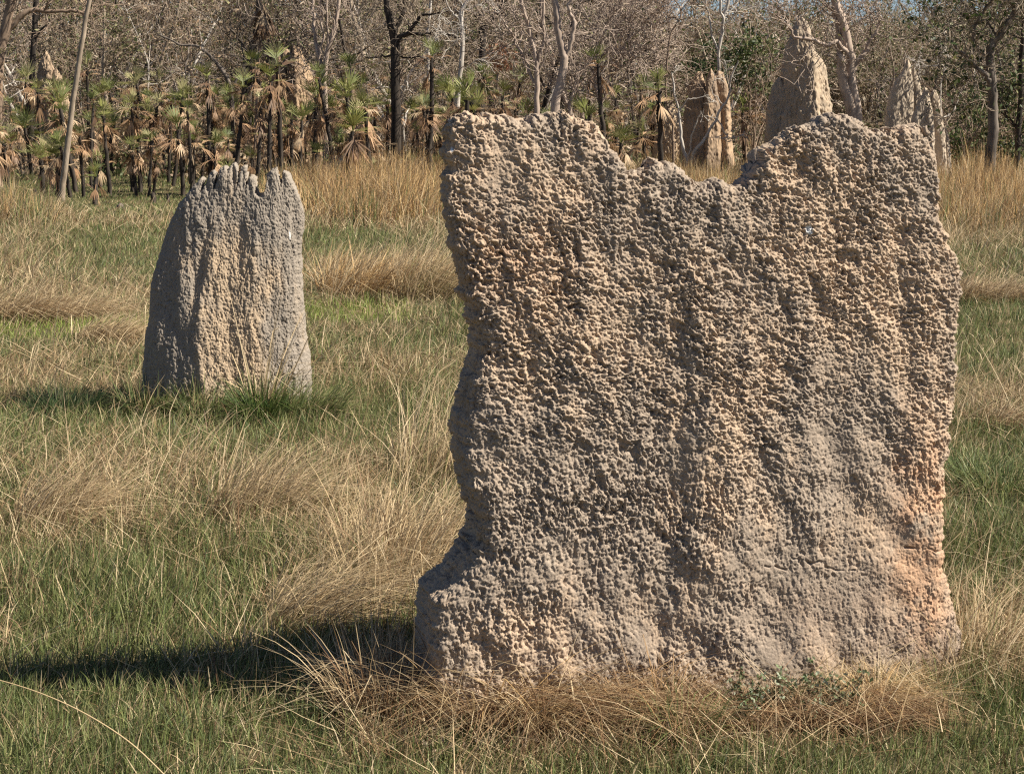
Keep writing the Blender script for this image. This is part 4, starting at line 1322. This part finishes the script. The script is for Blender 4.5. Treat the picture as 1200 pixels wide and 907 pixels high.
def tussock(label, px, py, rx, ry, n, h, az, lean, fountain, pal, w=.0022, seed=0, curve=.35, name='grass_tussock', cat='grass tussock', azs=.5, K=6, litter=0.0, group=None):
    """one clump of grass: blades from a small patch, leaning out and along az"""
    rng = np.random.default_rng(1000 + seed)
    g = ground(px, py)
    a = rng.uniform(0, 6.283, n)
    rr = np.sqrt(rng.random(n))
    ox, oy = np.cos(a) * rr * rx, np.sin(a) * rr * ry
    root = np.stack([ox, oy, np.zeros(n)], -1)
    out = np.stack([np.cos(a), np.sin(a)], -1) * (fountain * rr)[:, None]
    azr = az + rng.normal(0, azs, n)
    ln = lean * rng.uniform(.4, 1.3, n)
    vec = out + np.stack([np.cos(azr), np.sin(azr)], -1) * ln[:, None]
    azf = np.arctan2(vec[:, 1], vec[:, 0])
    lf = np.clip(np.linalg.norm(vec, axis=1) + rng.normal(0, .06, n), 0, .93)
    hh = h * rng.uniform(.45, 1.1, n)
    col = jitter_cols(rng, n, pal, .15)
    k = int(n * litter)
    if k:
        lf[:k] = rng.uniform(.8, .97, k)
        azf[:k] = rng.uniform(0, 6.28, k)
        root[:k, 2] = rng.uniform(0, h * .35, k)
    kk = (rng.uniform(.35, .8, n), np.where(rng.random(n) < .45, rng.uniform(.4, 1.3, n), 0)) if n > 50 else None
    V, q, c = blade_mesh(root, hh, w * rng.uniform(.6, 1.3, n), azf, lf, np.clip(rng.normal(curve, .18, n), -.05, .9), col, rng=rng, K=K, kink=kk)
    return link(name, mesh_np(name, V, q, col=c, mat=M['grass']), loc=(g[0], g[1], float(gz(g[0], g[1])) - .01), label=label, category=cat, group=group)


SG = STRAWS
tussock('large pale dry tussock with dark hollow base, between the two near mounds', 440, 348, .75, .35, 1700, .85, .3, .45, .25, STRAWS + GOLDS + BROWNS[:1], .005, 1, .35)
tussock('pale dry tussock sweeping up against the upper left flank of the slab', 505, 352, .5, .4, 1000, .9, .35, .4, .2, STRAWS + GREENS[3:4], .005, 2, .35)
tussock('long straw swath leaning right against the slab below its left waist', 470, 680, .36, .45, 620, .75, .5, .32, .25, STRAWS + STRAWS + BROWNS[1:2], .003, 3, .4, azs=1.0)
tussock('straw swath on the left side of the slab at waist height', 520, 560, .34, .5, 480, .8, .5, .36, .2, STRAWS + GREENS[3:4], .0034, 4, .3)
tussock('flattened tuft of pale straw combed to the right, left of the slab foot', 345, 738, .20, .16, 420, .62, .15, .62, .15, STRAWS, .0028, 5, .45, azs=.3)
tussock('small flattened straw tuft at far left in the middle of the field', 60, 618, .24, .18, 330, .6, .25, .62, .15, STRAWS, .003, 6, .4, azs=.35)
tussock('loose straw tuft below the toothed mound, left of the leaning swath', 300, 610, .3, .25, 500, .65, .3, .5, .2, STRAWS, .003, 7, .4)
tussock('tall thin straw stalks rising from a green base before the toothed mound', 310, 492, .10, .06, 60, 1.1, .5, .2, .42, STRAWS[:3], .0058, 8, .12, K=7)
tussock('deep green tuft at the foot of the tall straw stalks', 307, 497, .14, .09, 520, .46, 1.2, .1, .4, [(.05, .09, .025), (.08, .12, .03), (.12, .15, .04)], .004, 9, .3)
tussock('dark green grass fringe at the left foot of the toothed mound', 190, 482, .3, .12, 900, .40, .3, .2, .3, GREENS[:2] + GREENS[4:] + STRAWS[1:2], .0038, 10, .3)
tussock('green grass fringe below the middle of the toothed mound', 255, 488, .3, .10, 600, .38, .6, .25, .3, GREENS + STRAWS[1:2], .0038, 11, .3)
tussock('green grass fringe at the right foot of the toothed mound', 355, 492, .3, .12, 700, .40, .4, .3, .3, GREENS + STRAWS[1:2], .0038, 12, .3)
tussock('tuft with brown stalks, mound shadow painted into its dark green, left of the toothed mound', 90, 482, .36, .14, 900, .34, .5, .25, .35, [(.035, .06, .022), (.05, .085, .03), (.10, .10, .05)], .0038, 13, .3)  # dark greens carry the cast shadow of the toothed mound
tussock('tan domed mat of fallen grass left of the toothed mound', 125, 402, .36, .22, 900, .46, 0.2, .7, .3, STRAWS, .0048, 14, .5)
tussock('tan fallen-grass heap at the left edge under the tall golden grass', 40, 372, .9, .35, 1700, .6, 0.1, .65, .3, STRAWS + BROWNS[:1], .005, 15, .5)
tussock('brown tangled thatch heap in front of the slab foot, left of centre', 585, 850, .22, .10, 700, .46, .3, .2, .5, STRAWS[1:2] + STRAWS[3:4] + BROWNS + GOLDS[1:2], .0023, 16, .5, litter=.2)
tussock('bent straw tuft arching over brown thatch under the left half of the slab', 655, 856, .16, .10, 420, .46, .1, .25, .55, STRAWS + BROWNS, .0024, 40, .6, litter=.15)
tussock('brown thatch heap in front of the slab foot, centre', 745, 850, .24, .10, 650, .40, 2.6, .25, .5, BROWNS + BROWNS + STRAWS[1:2] + GOLDS[3:], .0023, 17, .5, litter=.3)
tussock('sparse green weed tuft poking through brown thatch below the slab centre', 800, 872, .12, .08, 160, .26, 1.2, .1, .4, GREENS[:3], .0032, 41, .3)
tussock('tall straw thatch at the left corner of the slab foot', 478, 838, .30, .14, 1000, .48, .9, .22, .3, BROWNS + STRAWS + STRAWS[3:], .0023, 18, .4, litter=.2)
tussock('dark brown collapsed grass in front of the slab, right of centre', 860, 858, .34, .12, 1200, .24, 2.8, .4, .5, BROWNS + BROWNS + STRAWS[3:4], .002, 19, .5, litter=.5)
tussock('dark dry litter heap below the right corner of the slab', 1010, 856, .28, .12, 1300, .2, .2, .4, .5, BROWNS + STRAWS[3:4], .002, 20, .5, litter=.5)
tussock('neat domed tuft of combed straw against the slab foot at right', 1034, 836, .12, .07, 800, .24, 0.0, .35, .65, STRAWS + GOLDS[:2], .0017, 21, .75, azs=.7)
tussock('flopped straw clump right of the slab foot at the right edge', 1178, 792, .30, .24, 700, .52, .5, .5, .3, STRAWS + GREENS[3:4], .0022, 22, .45)
tussock('green tuft in dark ground right of the slab at mid height', 1140, 566, .2, .12, 600, .34, 1., .1, .5, GREENS[:2] + GREENS[4:], .0032, 23, .35)
tussock('green tuft at the right edge of the picture below the bare brown patch', 1185, 580, .25, .14, 600, .32, .4, .2, .5, GREENS + STRAWS[1:2], .0032, 24, .35)
tussock('brown flattened clump at the right edge above the dark hollow', 1180, 498, .4, .18, 800, .35, .2, .6, .4, STRAWS + BROWNS, .0036, 25, .45)
tussock('dry straw mat at right beyond the slab shoulder', 1160, 352, .9, .3, 1500, .5, .3, .5, .3, STRAWS + BROWNS[:1], .005, 26, .45)


def arched_stalk():
    pts = [at(px, py, Y) for px, py, Y in ((250, 1000, 5.45), (222, 940, 5.45), (190, 905, 5.47), (150, 868, 5.5), (100, 836, 5.53), (50, 813, 5.56), (0, 797, 5.6), (-45, 788, 5.62))]
    g = pts[0].copy()
    g[2] = 0
    tub = Tubes()
    tub.add(*smooth_line([p - g for p in pts], [.0032, .0031, .003, .0028, .0026, .0023, .002, .001], 5), sides=5)
    V, Q = np.concatenate(tub.V), np.concatenate(tub.Q)
    link('grass_stalk', mesh_np('grass_stalk', V, Q, col=np.tile(np.array([(.56, .43, .25)]), (len(V), 1)), smooth=True, mat=M['grass']), loc=g,
         label='single long arched straw stalk crossing the bottom left corner', category='grass stalk')


arched_stalk()


def herb():
    rng = np.random.default_rng(88)
    g = ground(925, 846)
    root = empty('leafy_herb', (g[0], g[1], 0), 'low sprawling herb with small grey-green leaves against the slab foot', 'herb')
    tub, C = Tubes(), []
    for i in range(60):
        bx = rng.uniform(-.24, .24)
        p = np.array([bx, rng.normal(0, .05), 0.])
        d = unit(np.array([rng.normal(0, .5), rng.normal(-.1, .35), 1.]))
        pts = [p]
        Ls = rng.uniform(.08, .26)
        for k in range(5):
            d = unit(d + rng.normal(0, .25, 3))
            pts.append(pts[-1] + d * Ls / 5)
        tub.add(pts, np.linspace(.003, .0012, 6), 4)
        for q in pts[1:]:
            C += [q + rng.normal(0, .012, 3) for _ in range(15)]
    C = np.array(C)
    V, q, c = leaf_quads(C, .021, rng, jitter_cols(rng, len(C), [(.11, .15, .06), (.20, .24, .14), (.30, .33, .24), (.08, .11, .045), (.16, .10, .06)], .2), .55, .0)
    link('stems', tub.mesh('stems', M['bark_brown']), parent=root)
    link('leaves', mesh_np('leaves', V, q, col=c, mat=M['leaf']), parent=root)


herb()


def crumbs():
    """fallen crumbs of earth round the feet of the two near mounds"""
    rng = np.random.default_rng(44)
    Vs, Qs, Cs, off = [], [], [], 0
    g2 = ground(262, 472)
    for (O, th, hw, hd, n) in ((BIG.O, BIG.th, 1.12, .40, 900), (g2, R(4), .66, .34, 260)):
        for i in range(n):
            a = rng.uniform(0, 6.283)
            e = 1 + abs(rng.normal(0, .10))
            lx, ly = math.cos(a), math.sin(a)
            m = max(abs(lx), abs(ly))
            lx, ly = lx / m * hw * e, ly / m * (hd + .5 * (e - 1))
            p = np.array([O[0] + lx * math.cos(th) - ly * math.sin(th), O[1] + lx * math.sin(th) + ly * math.cos(th), 0])
            r = rng.uniform(.006, .022)
            v = np.array([(1, 0, 0), (-1, 0, 0), (0, 1, 0), (0, -1, 0), (0, 0, 1), (0, 0, -1)]) * r * rng.uniform(.6, 1.3, (6, 1)) + p + [0, 0, r * .5]
            Vs.append(v)
            Qs.append(np.array([(0, 2, 4), (2, 1, 4), (1, 3, 4), (3, 0, 4), (2, 0, 5), (1, 2, 5), (3, 1, 5), (0, 3, 5)]) + off)
            Cs.append(np.tile(np.array(TAN if rng.random() < .5 else GREY) * rng.uniform(.8, 1.1), (6, 1)))
            off += 6
    link('earth_crumbs', mesh_np('earth_crumbs', np.concatenate(Vs), tris=np.concatenate(Qs), col=np.concatenate(Cs), mat=M['mound']), kind='stuff')


crumbs()

# ================================================================== sun, sky, camera
SUN_EL, SUN_AZ_FRONT = R(46), R(8)     # from the right, a little towards the camera
sd = np.array([math.cos(SUN_EL) * math.cos(SUN_AZ_FRONT), -math.cos(SUN_EL) * math.sin(SUN_AZ_FRONT), math.sin(SUN_EL)])
ld = bpy.data.lights.new('sun', 'SUN')
ld.energy = 5.0
ld.angle = R(0.5)
ld.color = (1.0, 0.925, 0.78)
lo = bpy.data.objects.new('sun', ld)
COL.objects.link(lo)
from mathutils import Vector
lo.rotation_euler = Vector((-sd[0], -sd[1], -sd[2])).to_track_quat('-Z', 'Y').to_euler()
lo.location = (20, -5, 25)

w = bpy.data.worlds.new('World')
SC.world = w
w.use_nodes = True
nt = w.node_tree
sky = nt.nodes.new('ShaderNodeTexSky')
sky.sky_type = 'NISHITA'
sky.sun_disc = False
sky.sun_elevation = SUN_EL
sky.sun_rotation = R(90) + SUN_AZ_FRONT
bg = nt.nodes['Background']
bg.inputs['Strength'].default_value = 0.05
sky.air_density = 0.65
sky.ozone_density = 2.0
sky.dust_density = 0.4
nt.links.new(sky.outputs['Color'], bg.inputs['Color'])

cam = bpy.data.cameras.new('camera')
cam.sensor_width = 36
cam.lens = FPX / PW * 36
cam.clip_start = 0.1
cam.clip_end = 3000
co = bpy.data.objects.new('camera', cam)
COL.objects.link(co)
co.location = (0, 0, CAMH)
co.rotation_euler = (math.pi / 2 - TILT, 0, 0)
SC.camera = co

SC.view_settings.view_transform = 'Standard'
SC.view_settings.look = 'None'
SC.view_settings.exposure = 0.95
SC.view_settings.gamma = 1.0
SC.view_settings.use_curve_mapping = False
SC.render.film_transparent = False
SC.cycles.use_denoising = False
SC.cycles.filter_width = 1.25
SC.cycles.max_bounces = 6
SC.cycles.diffuse_bounces = 3
SC.cycles.transmission_bounces = 3
